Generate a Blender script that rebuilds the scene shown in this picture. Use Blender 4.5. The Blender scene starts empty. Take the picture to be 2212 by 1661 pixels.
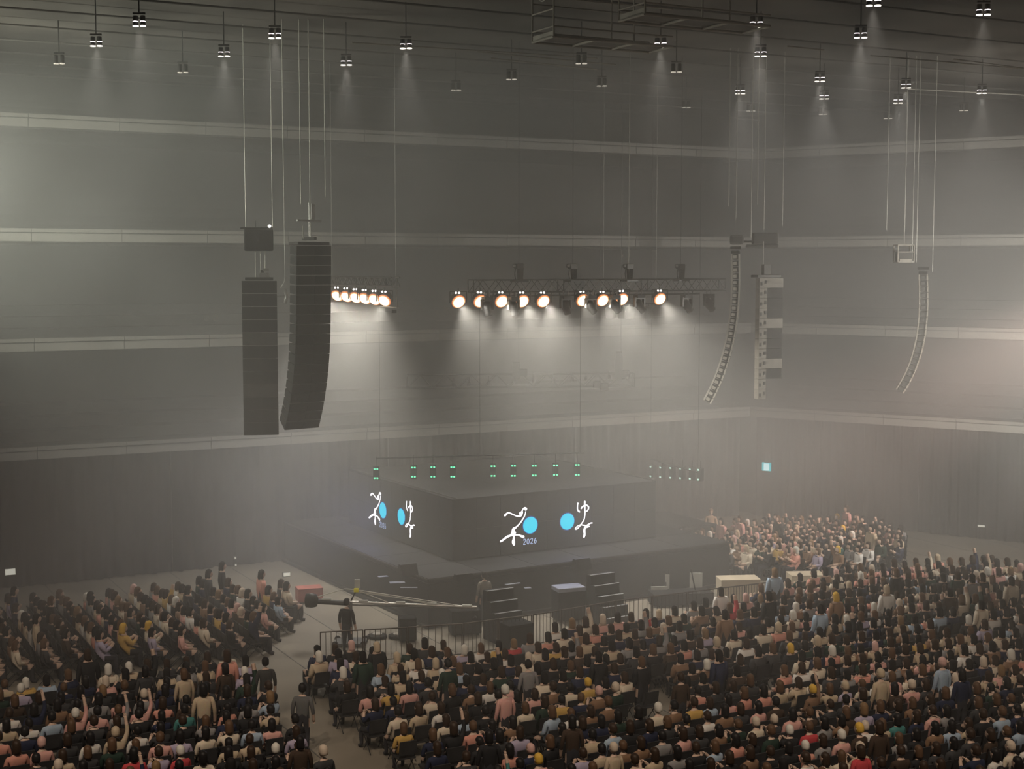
import bpy, bmesh, math, random
import numpy as np
from mathutils import Vector, Matrix, Euler

random.seed(7)
rng = np.random.default_rng(11)
sc = bpy.context.scene
COL = sc.collection
R = math.radians

# ------------------------------------------------------------------ camera
F = 3100.0                     # focal length in pixels of the 2212x1661 frame
CAMZ = 12.0                    # seat high in the stands
PITCH = math.atan((830.5 - 580.0) / F)
cam = bpy.data.cameras.new('camera')
cam.sensor_width = 36.0
cam.lens = 36.0 * F / 2212.0
cam.clip_start, cam.clip_end = 0.5, 400
camo = bpy.data.objects.new('camera', cam)
COL.objects.link(camo)
camo.location = (0, 0, CAMZ)
camo.rotation_euler = (R(90) - PITCH, 0, 0)
sc.camera = camo

# ------------------------------------------------------------------ world, view, sampling
w = bpy.data.worlds.new('world'); sc.world = w; w.use_nodes = True
w.node_tree.nodes['Background'].inputs[0].default_value = (.545, .50, .44, 1)
w.node_tree.nodes['Background'].inputs[1].default_value = 0.15
vs = sc.view_settings
vs.view_transform = 'Standard'; vs.look = 'None'; vs.exposure = 0.0; vs.gamma = 1.0
vs.use_curve_mapping = False
cy = sc.cycles
cy.use_denoising = True
cy.max_bounces = 2; cy.diffuse_bounces = 1; cy.glossy_bounces = 1; cy.transmission_bounces = 2
cy.volume_bounces = 1; cy.transparent_max_bounces = 4
cy.use_light_tree = True
cy.volume_step_rate = 3.0
cy.use_adaptive_sampling = True; cy.adaptive_threshold = 0.14; cy.adaptive_min_samples = 16
cy.sample_clamp_direct = 0.0; cy.sample_clamp_indirect = 4.0
cy.caustics_reflective = False; cy.caustics_refractive = False

# brightness knobs (watts)
P_HOUSE, P_KEY, P_SIDE_L, P_SIDE_R, P_PINK, P_CROWD = 350, 930, 9000, 16500, 24000, 3900
P_SCREEN = 90
HAZE = 0.041

# ------------------------------------------------------------------ pixel -> place helpers (2212x1661 frame)
fwd = Vector((0, math.cos(PITCH), -math.sin(PITCH)))
upv = Vector((0, math.sin(PITCH), math.cos(PITCH)))
def ray(px, py):
    return Vector(((px - 1106.0) / F, 0, 0)) + upv * ((830.5 - py) / F) + fwd
O = Vector((0, 0, CAMZ))
def PY(px, py, Y):
    d = ray(px, py); return O + d * (Y / d.y)
def PZ(px, py, z):
    d = ray(px, py); return O + d * ((z - CAMZ) / d.z)
def PLANE(px, py, p0, n):
    d = ray(px, py); return O + d * ((p0 - O).dot(n) / d.dot(n))
def proj(p):
    q = Vector(p) - O
    z = q.dot(fwd)
    return 1106 + F * q.x / z, 830.5 - F * q.dot(upv) / z

# ------------------------------------------------------------------ materials
def nt(m):
    m.use_nodes = True
    return m.node_tree.nodes, m.node_tree.links
def mat(name, col, rough=0.7, metal=0.0, var=0.18, scale=6.0, spec=0.4, bump=0.0):
    m = bpy.data.materials.new(name); n, l = nt(m)
    b = n['Principled BSDF']
    b.inputs['Roughness'].default_value = rough
    b.inputs['Metallic'].default_value = metal
    b.inputs['Specular IOR Level'].default_value = spec
    tc = n.new('ShaderNodeTexCoord'); nz = n.new('ShaderNodeTexNoise')
    nz.inputs['Scale'].default_value = scale; nz.inputs['Detail'].default_value = 0.0
    l.new(tc.outputs['Object'], nz.inputs['Vector'])
    rp = n.new('ShaderNodeValToRGB')
    c0 = [c * (1 - var) for c in col]; c1 = [min(1, c * (1 + var)) for c in col]
    rp.color_ramp.elements[0].color = (*c0, 1); rp.color_ramp.elements[0].position = .3
    rp.color_ramp.elements[1].color = (*c1, 1); rp.color_ramp.elements[1].position = .7
    l.new(nz.outputs['Fac'], rp.inputs['Fac']); l.new(rp.outputs['Color'], b.inputs['Base Color'])
    if bump:
        bp = n.new('ShaderNodeBump'); bp.inputs['Strength'].default_value = bump
        l.new(nz.outputs['Fac'], bp.inputs['Height']); l.new(bp.outputs['Normal'], b.inputs['Normal'])
    return m
def emis(name, col, strength):
    m = bpy.data.materials.new(name); n, l = nt(m)
    b = n['Principled BSDF']
    b.inputs['Base Color'].default_value = (*[c * .5 for c in col], 1)
    b.inputs['Emission Color'].default_value = (*col, 1)
    b.inputs['Emission Strength'].default_value = strength
    m.cycles.emission_sampling = 'NONE'
    return m
def objcol(name, rough=.8):
    m = bpy.data.materials.new(name); n, l = nt(m)
    b = n['Principled BSDF']; b.inputs['Roughness'].default_value = rough
    b.inputs['Specular IOR Level'].default_value = .2
    oi = n.new('ShaderNodeObjectInfo'); nz = n.new('ShaderNodeTexNoise'); nz.inputs['Scale'].default_value = 14
    mx = n.new('ShaderNodeMix'); mx.data_type = 'RGBA'; mx.blend_type = 'MULTIPLY'
    mx.inputs['Factor'].default_value = .25
    l.new(oi.outputs['Color'], mx.inputs['A']); l.new(nz.outputs['Color'], mx.inputs['B'])
    l.new(mx.outputs['Result'], b.inputs['Base Color'])
    return m
def attrcol(name):
    m = bpy.data.materials.new(name); n, l = nt(m)
    b = n['Principled BSDF']; b.inputs['Roughness'].default_value = .8
    b.inputs['Specular IOR Level'].default_value = .2
    a = n.new('ShaderNodeAttribute'); a.attribute_name = 'Col'
    l.new(a.outputs['Color'], b.inputs['Base Color'])
    return m

M = {}
M['floor'] = mat('floor_cover', (.205, .178, .142), .75, var=.14, scale=.6)
M['ceil'] = mat('ceiling_dark', (.15, .139, .123), .9, var=.3, scale=.4)
M['beam'] = mat('ceiling_steel', (.20, .19, .17), .7, var=.2, scale=1.0)
M['wall'] = mat('stand_dark', (.035, .033, .032), .9, var=.2, scale=.5)
M['slab'] = mat('stand_concrete', (.06, .057, .053), .85, var=.2, scale=.7)
M['fascia'] = mat('balcony_front_paint', (.38, .36, .32), .6, var=.06, scale=.8)
M['fascia_rail'] = mat('balcony_rail_paint', (.35, .33, .295), .5, var=.06, scale=1.2)
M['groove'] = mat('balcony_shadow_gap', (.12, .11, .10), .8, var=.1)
M['drape'] = mat('drape_cloth', (.026, .022, .024), .95, var=.22, scale=1.2, spec=.1)
M['black'] = mat('black_paint', (.018, .018, .018), .55, var=.2, scale=5)
M['blackmatte'] = mat('black_cloth', (.02, .02, .021), .9, var=.2, scale=5, spec=.1)
M['cab'] = mat('speaker_paint', (.022, .022, .021), .6, var=.2, scale=4)
M['grille'] = mat('speaker_grille', (.014, .014, .013), .8, var=.3, scale=30)
M['greycab'] = mat('grey_cabinet', (.085, .082, .077), .7, var=.2, scale=4)
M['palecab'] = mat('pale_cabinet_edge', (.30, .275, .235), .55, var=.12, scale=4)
M['array_lit'] = mat('array_lamplight_pale', (.80, .77, .70), .5, var=.06, scale=3)  # lamplight on the ladder-like array, put into its colour
M['steel'] = mat('dark_steel', (.06, .058, .055), .4, .6, var=.15, scale=5)
M['alu'] = mat('aluminium', (.42, .41, .39), .4, .55, var=.1, scale=5)
M['rope'] = mat('wire_rope', (.62, .60, .54), .5, .2, var=.1, scale=5)
M['catwalk'] = mat('catwalk_paint', (.50, .47, .41), .6, .1, var=.15, scale=2)
M['deck'] = mat('stage_deck', (.012, .012, .014), .8, var=.25, scale=1.5)
M['edge'] = mat('stage_edge_trim', (.36, .37, .40), .5, .1, var=.1)
M['screen'] = mat('led_panel_off', (.012, .012, .014), .35, var=.2, scale=3)
M['chair'] = mat('chair_dark', (.022, .022, .024), .6, var=.2, scale=5)
M['beige'] = mat('beige_board', (.52, .44, .33), .7, var=.08, scale=2)
M['red'] = mat('faded_red_paint', (.40, .12, .09), .6, var=.15, scale=3)
M['greyblue'] = mat('grey_top', (.20, .21, .26), .5, var=.1, scale=2)
M['pale'] = mat('pale_board', (.50, .50, .46), .6, var=.1, scale=3)
M['yellow'] = mat('yellow_tape', (.95, .85, .03), .5, var=.03)
M['barrier'] = mat('barrier_steel', (.07, .055, .045), .5, .4, var=.15, scale=4)
M['skin'] = mat('skin', (.50, .35, .27), .6, var=.06, scale=8)
M['trousers'] = mat('dark_trousers', (.028, .028, .034), .9, var=.25, scale=6)
M['eye'] = mat('eye_dark', (.02, .015, .012), .3, var=.05)
M['top'] = objcol('top_cloth'); M['hair'] = objcol('hair_strands', .5)
M['crowd'] = attrcol('crowd_clothing')
def hot_lens():
    m = bpy.data.materials.new('lamp_lens_warm'); n, l = nt(m); bs = n['Principled BSDF']
    tc = n.new('ShaderNodeTexCoord'); sx = n.new('ShaderNodeSeparateXYZ'); l.new(tc.outputs['Object'], sx.inputs[0])
    cx = n.new('ShaderNodeCombineXYZ'); l.new(sx.outputs['X'], cx.inputs['X']); l.new(sx.outputs['Y'], cx.inputs['Y'])
    ln = n.new('ShaderNodeVectorMath'); ln.operation = 'LENGTH'; l.new(cx.outputs[0], ln.inputs[0])
    mr = n.new('ShaderNodeMapRange'); mr.inputs['From Max'].default_value = .26; l.new(ln.outputs['Value'], mr.inputs['Value'])
    rp = n.new('ShaderNodeValToRGB'); e = rp.color_ramp.elements
    e[0].position = .0; e[0].color = (1, .84, .62, 1); e[1].position = 1.0; e[1].color = (.05, .012, .003, 1)
    q = e.new(.68); q.color = (1, .66, .38, 1); q = e.new(.82); q.color = (.28, .09, .03, 1)
    l.new(mr.outputs[0], rp.inputs['Fac']); l.new(rp.outputs['Color'], bs.inputs['Emission Color'])
    bs.inputs['Emission Strength'].default_value = 7.0; bs.inputs['Base Color'].default_value = (.1, .1, .1, 1)
    m.cycles.emission_sampling = 'NONE'
    return m
M['lens_warm'] = hot_lens()
M['lens_edge'] = emis('lamp_rim_amber', (1.0, .36, .12), 2.2)
M['lens_far'] = emis('small_lamp_lens', (1.0, .95, .88), 1.0)
M['led_white'] = emis('indicator_white', (1.0, .90, .84), 7)
M['house'] = emis('downlight_lens', (1.0, .84, .88), 9)
M['house_rim'] = emis('downlight_rim', (1.0, .90, .78), 2.6)
M['house_dim'] = emis('downlight_dim_glow', (1.0, .90, .74), .75)  # rims of the unlit cans, their brightness put in as emission
M['green'] = emis('status_led_green', (.16, .95, .50), 1.7)
M['greenpale'] = emis('status_led_pale', (.62, .95, .78), 1.2)
M['logo_white'] = emis('screen_white', (.98, .93, 1.0), 3.0)
M['logo_cyan'] = emis('screen_cyan', (.0, .72, 1.0), 1.12)
M['logo_blue'] = emis('screen_blue', (.50, .64, 1.0), 1.0)
M['halo'] = emis('screen_blue_edge', (.0, .08, .42), .55)
M['exit'] = emis('exit_sign_white', (.72, 1.0, 1.0), 1.6)
M['exit_edge'] = emis('exit_sign_cyan', (.0, .78, .85), 1.0)
M['doorlamp'] = emis('door_lamp', (1.0, .96, .80), .55)

# ------------------------------------------------------------------ mesh helpers
class MB:
    def __init__(s): s.v = []; s.f = []; s.m = []
    def _add(s, v, f, mi=0):
        o = len(s.v); s.v += [tuple(p) for p in v]; s.f += [tuple(i + o for i in q) for q in f]; s.m += [mi] * len(f); return s
    def box(s, c, d, rot=None, mi=0, taper=1.0):
        x, y, z = d[0] / 2, d[1] / 2, d[2] / 2
        v = [Vector((sx * x * (taper if sz > 0 else 1), sy * y * (taper if sz > 0 else 1), sz * z)) for sz in (-1, 1) for sx, sy in ((-1, -1), (1, -1), (1, 1), (-1, 1))]
        if rot is not None: v = [rot @ p for p in v]
        v = [p + Vector(c) for p in v]
        return s._add(v, [(3, 2, 1, 0), (4, 5, 6, 7), (0, 1, 5, 4), (1, 2, 6, 5), (2, 3, 7, 6), (3, 0, 4, 7)], mi)
    def tube(s, pts, rad, n=8, mi=0, cap=True):
        pts = [Vector(p) for p in pts]
        if not isinstance(rad, (list, tuple)): rad = [rad] * len(pts)
        rings = []
        for i, p in enumerate(pts):
            t = (pts[min(i + 1, len(pts) - 1)] - pts[max(i - 1, 0)])
            t = t.normalized() if t.length > 1e-6 else Vector((0, 0, 1))
            a = Vector((0, 0, 1)) if abs(t.z) < .9 else Vector((1, 0, 0))
            u = t.cross(a).normalized(); w_ = u.cross(t).normalized()
            rings.append([p + (u * math.cos(k * 2 * math.pi / n) + w_ * math.sin(k * 2 * math.pi / n)) * rad[i] for k in range(n)])
        v = [p for r in rings for p in r]; f = []
        for i in range(len(pts) - 1):
            for k in range(n):
                f.append((i * n + k, i * n + (k + 1) % n, (i + 1) * n + (k + 1) % n, (i + 1) * n + k))
        if cap:
            f.append(tuple(range(n))); f.append(tuple((len(pts) - 1) * n + k for k in reversed(range(n))))
        return s._add(v, f, mi)
    def lathe(s, prof, n=12, mtx=None, mi=0):
        v = []; f = []
        for r, z in prof:
            for k in range(n):
                p = Vector((r * math.cos(k * 2 * math.pi / n), r * math.sin(k * 2 * math.pi / n), z))
                v.append(mtx @ p if mtx is not None else p)
        for i in range(len(prof) - 1):
            for k in range(n):
                f.append((i * n + k, i * n + (k + 1) % n, (i + 1) * n + (k + 1) % n, (i + 1) * n + k))
        f.append(tuple(reversed(range(n)))); f.append(tuple((len(prof) - 1) * n + k for k in range(n)))
        return s._add(v, f, mi)
    def quad(s, a, b, c, d, mi=0): return s._add([a, b, c, d], [(0, 1, 2, 3)], mi)
    def mesh(s, name, *mats, smooth=False):
        me = bpy.data.meshes.new(name); me.from_pydata(s.v, [], s.f); me.update()
        for m in mats: me.materials.append(m)
        if len(mats) > 1: me.polygons.foreach_set('material_index', s.m)
        if smooth: me.polygons.foreach_set('use_smooth', [True] * len(me.polygons))
        return me
    def build(s, name, mats, parent=None, smooth=False, loc=None, bevel=0):
        if not isinstance(mats, (list, tuple)): mats = [mats]
        return put(name, s.mesh(name, *mats, smooth=smooth), parent, loc=loc, bevel=bevel)
def put(name, me, parent=None, mtx=None, loc=None, rot=None, bevel=0):
    o = bpy.data.objects.new(name, me); COL.objects.link(o)
    if parent is not None: o.parent = parent
    if mtx is not None: o.matrix_basis = mtx
    if loc is not None: o.location = loc
    if rot is not None: o.rotation_euler = rot
    if bevel:
        b = o.modifiers.new('bevel', 'BEVEL'); b.width = bevel; b.segments = 2; b.limit_method = 'ANGLE'
    return o
def tag(o, label, cat, group=None, kind=None):
    o['label'] = label; o['category'] = cat
    if group: o['group'] = group
    if kind: o['kind'] = kind
    return o
def thing(name, label, cat, loc=(0, 0, 0), rz=0.0, group=None):
    o = bpy.data.objects.new(name, None); COL.objects.link(o); o.empty_display_size = .2
    o.location = loc; o.rotation_euler = (0, 0, rz)
    return tag(o, label, cat, group)
def struct(o, label, cat=None):
    o['kind'] = 'structure'; o['label'] = label
    if cat: o['category'] = cat
    return o
def axis_mtx(p0, p1, r):
    p0, p1 = Vector(p0), Vector(p1); d = p1 - p0
    q = d.to_track_quat('Z', 'Y')
    return Matrix.LocRotScale((p0 + p1) / 2, q, Vector((r, r, d.length)))
_unit = {}
def bar(name, p0, p1, r, m, parent=None, n=8):
    k = (m.name, n)
    if k not in _unit:
        b = MB(); b.tube([(0, 0, -.5), (0, 0, .5)], 1.0, n); _unit[k] = b.mesh('bar', m)
    return put(name, _unit[k], parent, mtx=axis_mtx(p0, p1, r))
def copy_tree(o, parent=None):
    c = o.copy(); COL.objects.link(c)
    if parent is not None: c.parent = parent
    for ch in o.children: copy_tree(ch, c)
    return c
def light(name, kind, loc, direction, energy, col, size=.3, angle=60, blend=.6, parent=None):
    d = bpy.data.lights.new(name, kind); d.energy = energy; d.color = col
    if kind == 'SPOT': d.spot_size = R(angle); d.spot_blend = blend; d.shadow_soft_size = size
    elif kind == 'POINT': d.shadow_soft_size = size
    o = bpy.data.objects.new(name, d); COL.objects.link(o)
    o.location = loc; o.rotation_euler = Vector(direction).to_track_quat('-Z', 'Y').to_euler()
    if parent is not None: o.parent = parent
    return o
ORD = ['zeroth', 'first', 'second', 'third', 'fourth', 'fifth', 'sixth', 'seventh', 'eighth', 'ninth', 'tenth', 'eleventh', 'twelfth',
       'thirteenth', 'fourteenth', 'fifteenth', 'sixteenth', 'seventeenth', 'eighteenth', 'nineteenth', 'twentieth']
TENS = {20: 'twenty', 30: 'thirty', 40: 'forty', 50: 'fifty', 60: 'sixty', 70: 'seventy', 80: 'eighty', 90: 'ninety'}
def ordn(k):
    if k <= 20: return ORD[k]
    t, u = k // 10 * 10, k % 10
    return TENS[t][:-1] + 'ieth' if u == 0 else TENS[t] + '-' + ORD[u]

# ------------------------------------------------------------------ the arena grid
TH = R(28.1)
U = Vector((math.cos(TH), math.sin(TH), 0))          # along the far long wall and the seat rows
V = Vector((-math.sin(TH), math.cos(TH), 0))         # away from the camera, across the rows
CORNER = PY(1620, 878, 68.6); CORNER.z = 0
TH2 = R(-34.0)
U2 = Vector((math.cos(TH2), math.sin(TH2), 0))       # along the short wall, towards the camera's side
N1 = -V                                               # inward normals
N2 = Vector((math.sin(TH2), -math.cos(TH2), 0))
CEIL = 20.0
TIERS = [5.40, 9.43, 13.48, 17.65]

# floor
b = MB(); b.box((0, 35, -.15), (110, 110, .3)); fl = b.build('floor', M['floor'])
struct(fl, 'grey-beige covered arena floor between the seat blocks', 'floor')
b = MB()
for k in range(-14, 15):      # cover-sheet seams, slightly proud tapes
    c = Vector((0, 46, .004)) + U * (k * 2.4)
    b.box(c, (.035, 60, .006), Matrix.Rotation(TH, 3, 'Z'))
b.build('cover_seam', M['groove'], fl)

# ceiling with deep joists
b = MB(); b.box((0, 35, CEIL + .2), (110, 110, .4)); ce = b.build('ceiling', M['ceil'])
struct(ce, 'dark arena ceiling with steel joists', 'ceiling')
for k in range(16):
    c = Vector((0, 0, CEIL - .25)) + V * (30 + k * 3.1)
    bar('joist', c - U * 45, c + U * 60, .035, M['ceil'], ce, 6)
for k, (x0, y0, x1, y1) in enumerate(((760, 92, 1290, 126), (1030, 112, 1330, 140), (1060, 126, 1290, 150), (1880, 120, 2230, 150), (1960, 192, 2230, 206), (2060, 128, 2230, 150), (1700, 100, 1780, 108))):
    bar('cable_tray', PZ(x0, y0, 18.9), PZ(x1, y1, 18.9), .025, M['catwalk'], ce, 6)

# stands: four balconies on each wall
trim_n = 0
def balconies(P0, D_, Nn, L, wall_name, side, wlabel):
    global trim_n
    rot = Matrix.Rotation(math.atan2(D_.y, D_.x), 3, 'Z')
    b = MB()
    c = P0 + D_ * (L / 2) - Nn * 7.2
    b.box((c.x, c.y, 10), (L + 14, .4, 20), rot)
    wl = b.build(wall_name, M['wall']); struct(wl, wlabel, 'wall')
    for ti, z in enumerate(TIERS):
        trim_n += 1
        b = MB()
        c = P0 + D_ * (L / 2) - Nn * 3.6
        b.box((c.x, c.y, z - .42), (L, 6.6, .22), rot)
        for r_ in range(4):       # dark seating steps behind the front
            c2 = P0 + D_ * (L / 2) - Nn * (2.4 + r_ * 1.2)
            b.box((c2.x, c2.y, z - .3 + r_ * .22), (L, 1.15, .22 + r_ * .4), rot)
        t = b.build('trim_%d' % trim_n, M['slab'])
        struct(t, '%s balcony tier with pale front along the %s stand' % (['lowest', 'second', 'third', 'topmost'][ti], side), 'balcony')
        # shadow gap strip behind panels, then panels and rail strips
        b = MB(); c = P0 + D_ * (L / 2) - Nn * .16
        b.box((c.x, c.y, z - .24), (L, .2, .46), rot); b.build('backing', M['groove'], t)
        pl = 3.3
        key = 'panel_%s' % side
        if key not in _unit:
            q = MB(); q.box((0, 0, 0), (pl - .035, .10, .30), rot); _unit[key] = q.mesh('panel', M['fascia'])
            q = MB(); q.box((0, 0, 0), (pl - .02, .14, .13), rot); _unit[key + 'r'] = q.mesh('rail', M['fascia_rail'])
        for k in range(int(L / pl)):
            c = P0 + D_ * (pl * (k + .5)) - Nn * .03
            put('panel', _unit[key], t, loc=(c.x, c.y, z - .33))
            put('rail', _unit[key + 'r'], t, loc=(c.x + Nn.x * .03, c.y + Nn.y * .03, z - .075))
    return wl
balconies(CORNER, -U, N1, 62.7, 'wall_left', 'left', 'dark stand wall behind the left balconies')
balconies(CORNER, U2, N2, 39.6, 'wall_right', 'right', 'dark stand wall behind the right balconies')

# drapes below the lowest balcony
def drape(P0, D_, Nn, t0, t1, label, seed):
    rr = random.Random(seed); n = int((t1 - t0) / .09)
    b = MB(); v = []; f = []
    ph = rr.random() * 6
    for i in range(n + 1):
        s = i / n; t = t0 + (t1 - t0) * s
        off = .07 * math.sin(t * 15 + ph) + .05 * math.sin(t * 6.3 + ph * 2)
        p = P0 + D_ * t - Nn * (.75 + off)
        q = P0 + D_ * t - Nn * (.75 + off * 1.5)
        v += [(p.x, p.y, TIERS[0] - .5), (q.x, q.y, .02)]
    v2 = [(x - Nn.x * .03, y - Nn.y * .03, z) for x, y, z in v]; o2 = len(v)
    for i in range(n):
        a = 2 * i; f += [(a, a + 1, a + 3, a + 2), (o2 + a, o2 + a + 2, o2 + a + 3, o2 + a + 1)]
    b._add(v + v2, f)
    o = b.build('drape', M['drape'], smooth=True)
    tag(o, label, 'drape', 'dark drapes below the lowest balcony')
LL = [0, 9.2, 18.5, 27.8, 37.1, 46.4]
for k in range(5):
    drape(CORNER, -U, N1, LL[k] + .04, LL[k + 1] - .04, 'dark drape under the left balconies, %s counting from the arena corner' % ORD[k + 1], 30 + k)
LR = [0, 5.4, 8.0, 13.5, 19.0]
for k in range(4):
    drape(CORNER, U2, N2, LR[k] + .04, LR[k + 1] - .04, 'purplish dark drape under the right balconies, %s counting from the arena corner' % ORD[k + 1], 50 + k)

# ------------------------------------------------------------------ haze machine smoke filling the far half of the hall
def haze():
    b = MB(); b.box((3, 54.5, 9.9), (84, 63, 19.7))
    o = b.build('haze', None) if False else put('haze', b.mesh('haze'), None)
    m = bpy.data.materials.new('stage_haze'); n, l = nt(m)
    n.clear()
    out = n.new('ShaderNodeOutputMaterial'); vsn = n.new('ShaderNodeVolumeScatter')
    vsn.inputs['Color'].default_value = (.97, .96, .93, 1); vsn.inputs['Anisotropy'].default_value = .15
    l.new(vsn.outputs[0], out.inputs['Volume'])
    tc = n.new('ShaderNodeTexCoord'); sx = n.new('ShaderNodeSeparateXYZ'); l.new(tc.outputs['Object'], sx.inputs[0])
    mr = n.new('ShaderNodeMapRange'); mr.interpolation_type = 'SMOOTHSTEP'
    mr.inputs['From Min'].default_value = 23; mr.inputs['From Max'].default_value = 52
    mr.inputs['To Min'].default_value = .0; mr.inputs['To Max'].default_value = 1.0
    l.new(sx.outputs['Y'], mr.inputs['Value'])
    nz = n.new('ShaderNodeTexNoise'); nz.inputs['Scale'].default_value = .15; nz.inputs['Detail'].default_value = 1.0
    l.new(tc.outputs['Object'], nz.inputs['Vector'])
    m2 = n.new('ShaderNodeMapRange'); m2.inputs['From Min'].default_value = .32; m2.inputs['From Max'].default_value = .68
    m2.inputs['To Min'].default_value = .45; m2.inputs['To Max'].default_value = 1.55
    l.new(nz.outputs['Fac'], m2.inputs['Value'])
    mu = n.new('ShaderNodeMath'); mu.operation = 'MULTIPLY'; l.new(mr.outputs[0], mu.inputs[0]); l.new(m2.outputs[0], mu.inputs[1])
    # thinner close to the floor, plus a denser plume shaped to gather the lamps' glow
    mz = n.new('ShaderNodeMapRange'); mz.interpolation_type = 'SMOOTHSTEP'; mz.inputs['From Min'].default_value = .0; mz.inputs['From Max'].default_value = 7.0
    mz.inputs['To Min'].default_value = .60; mz.inputs['To Max'].default_value = 1.0; l.new(sx.outputs['Z'], mz.inputs['Value'])
    vm = n.new('ShaderNodeVectorMath'); vm.operation = 'SUBTRACT'; vm.inputs[1].default_value = (3.0, 59.5, 9.3); l.new(tc.outputs['Object'], vm.inputs[0])
    vd = n.new('ShaderNodeVectorMath'); vd.operation = 'DIVIDE'; vd.inputs[1].default_value = (11.0, 8.0, 3.2); l.new(vm.outputs[0], vd.inputs[0])
    vl = n.new('ShaderNodeVectorMath'); vl.operation = 'LENGTH'; l.new(vd.outputs[0], vl.inputs[0])
    mp = n.new('ShaderNodeMapRange'); mp.interpolation_type = 'SMOOTHSTEP'; mp.inputs['To Min'].default_value = 1.5; mp.inputs['To Max'].default_value = 0.0
    l.new(vl.outputs['Value'], mp.inputs['Value'])
    ad = n.new('ShaderNodeMath'); ad.operation = 'ADD'; l.new(mz.outputs[0], ad.inputs[0]); l.new(mp.outputs[0], ad.inputs[1])
    m3 = n.new('ShaderNodeMath'); m3.operation = 'MULTIPLY'; l.new(mu.outputs[0], m3.inputs[0]); l.new(ad.outputs[0], m3.inputs[1])
    mv = n.new('ShaderNodeMath'); mv.operation = 'MULTIPLY'; mv.inputs[1].default_value = HAZE; l.new(m3.outputs[0], mv.inputs[0])
    l.new(mv.outputs[0], vsn.inputs['Density'])
    o.data.materials.append(m)
    tag(o, 'grey stage haze hanging through the far half of the arena', 'haze', kind='stuff')
haze()

# ------------------------------------------------------------------ twin downlights under the ceiling
HZ = 18.6                                            # lens height
cm = MB(); cm.lathe([(.066, .30), (.072, .24), (.072, .10), (.078, .02), (.070, 0.0), (.055, .012)], 12)
can_me = cm.mesh('can', M['steel'], smooth=True)
rm = MB(); rm.lathe([(.066, .004), (.082, .004), (.082, .034), (.066, .034)], 14); 
rim_on = rm.mesh('rim', M['house_rim']); 
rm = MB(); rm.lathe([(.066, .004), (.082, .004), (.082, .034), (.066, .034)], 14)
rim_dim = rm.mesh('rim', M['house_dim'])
lm = MB(); lm.lathe([(.01, .09), (.060, .115), (.076, .145), (.060, .175), (.01, .215)], 12)
bulb_on = lm.mesh('bulb', M['house'], smooth=True)
lm = MB(); lm.lathe([(.03, .255), (.064, .262), (.064, .285), (.03, .292)], 12)
cap_on = lm.mesh('cap_glow', M['house_rim']); 
HOUSE = [(208, 95), (301, 52), (484, 117), (594, 78), (748, 136), (877, 100), (1427, 98), (1634, 54), (1643, 117), (1599, 198),
         (1887, 8), (2124, 28), (1859, 77), (1771, 171), (1780, 209), (1957, 185), (1940, 218), (2121, 197)]
HLAB = ['far left below the ceiling, lower of two', 'far left below the ceiling, upper of two', 'left of centre, lower of two above the flown speakers',
        'left of centre, upper of two above the flown speakers', 'lower of two right of the flown speakers', 'upper of two right of the flown speakers', 'alone just right of the catwalks',
        'upper of the two stacked right of the catwalks', 'lower of the two stacked right of the catwalks', 'directly above the curved ladder-like speakers',
        'cut by the top frame edge', 'in the top right corner', 'right under the pair at the top edge', 'upper of two amid the right-hand group',
        'lower of two amid the right-hand group', 'upper of two above the farthest speakers', 'lower of two above the farthest speakers', 'rightmost at mid ceiling height']
DIM = [(1256, 133), (1461, 151), (1105, 167), (1300, 181), (985, 190), (128, 133), (395, 152), (1482, 228), (1622, 235), (1778, 242), (1918, 251), (2082, 234)]
DLAB = ['below the longer catwalk', 'under the lit pair by the catwalks', 'left of centre below the cable trays', 'third from left near ceiling middle', 'leftmost of the middle dim ones', 'at the far left',
        'between the lit left pairs', 'near the curved speakers, left of them', 'directly over the curved speaker cables', 'under the stacked lit pairs', 'under the lit pairs of the farthest speakers', 'farthest right']
def twin(px, py, label, on):
    p = PZ(px, py + 6, HZ)
    t = thing('twin_downlight', label, 'ceiling light', p, 0, 'lit twin downlights' if on else 'dark twin downlights')
    sep = 17.0 / 552 * 6.6 / 2 if True else .1
    d = U.cross(Vector((0, 0, 1))) * .35 + U; d = Vector((.98, -.12, 0)) * .105
    b = MB(); b.box((0, 0, .36), (.34, .05, .05)); b.tube([(0, 0, .36), (0, 0, CEIL - HZ)], .018, 6); b.build('bracket', M['steel'], t)
    for s in (-1, 1):
        c = put('can', can_me, t, loc=d * s)
        if on:
            put('rim', rim_on, c); put('bulb', bulb_on, c); put('cap_glow', cap_on, c)
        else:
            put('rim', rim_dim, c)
    if on:
        light('house_spot', 'SPOT', (0, 0, -.05), (0, 0, -1), P_HOUSE, (1.0, .94, .86), .08, 52, .9, t)
for (x, y), s in zip(HOUSE, HLAB): twin(x, y, 'lit twin downlight, ' + s, True)
for (x, y), s in zip(DIM, DLAB): twin(x, y, 'unlit dim twin downlight, ' + s, False)

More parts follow.
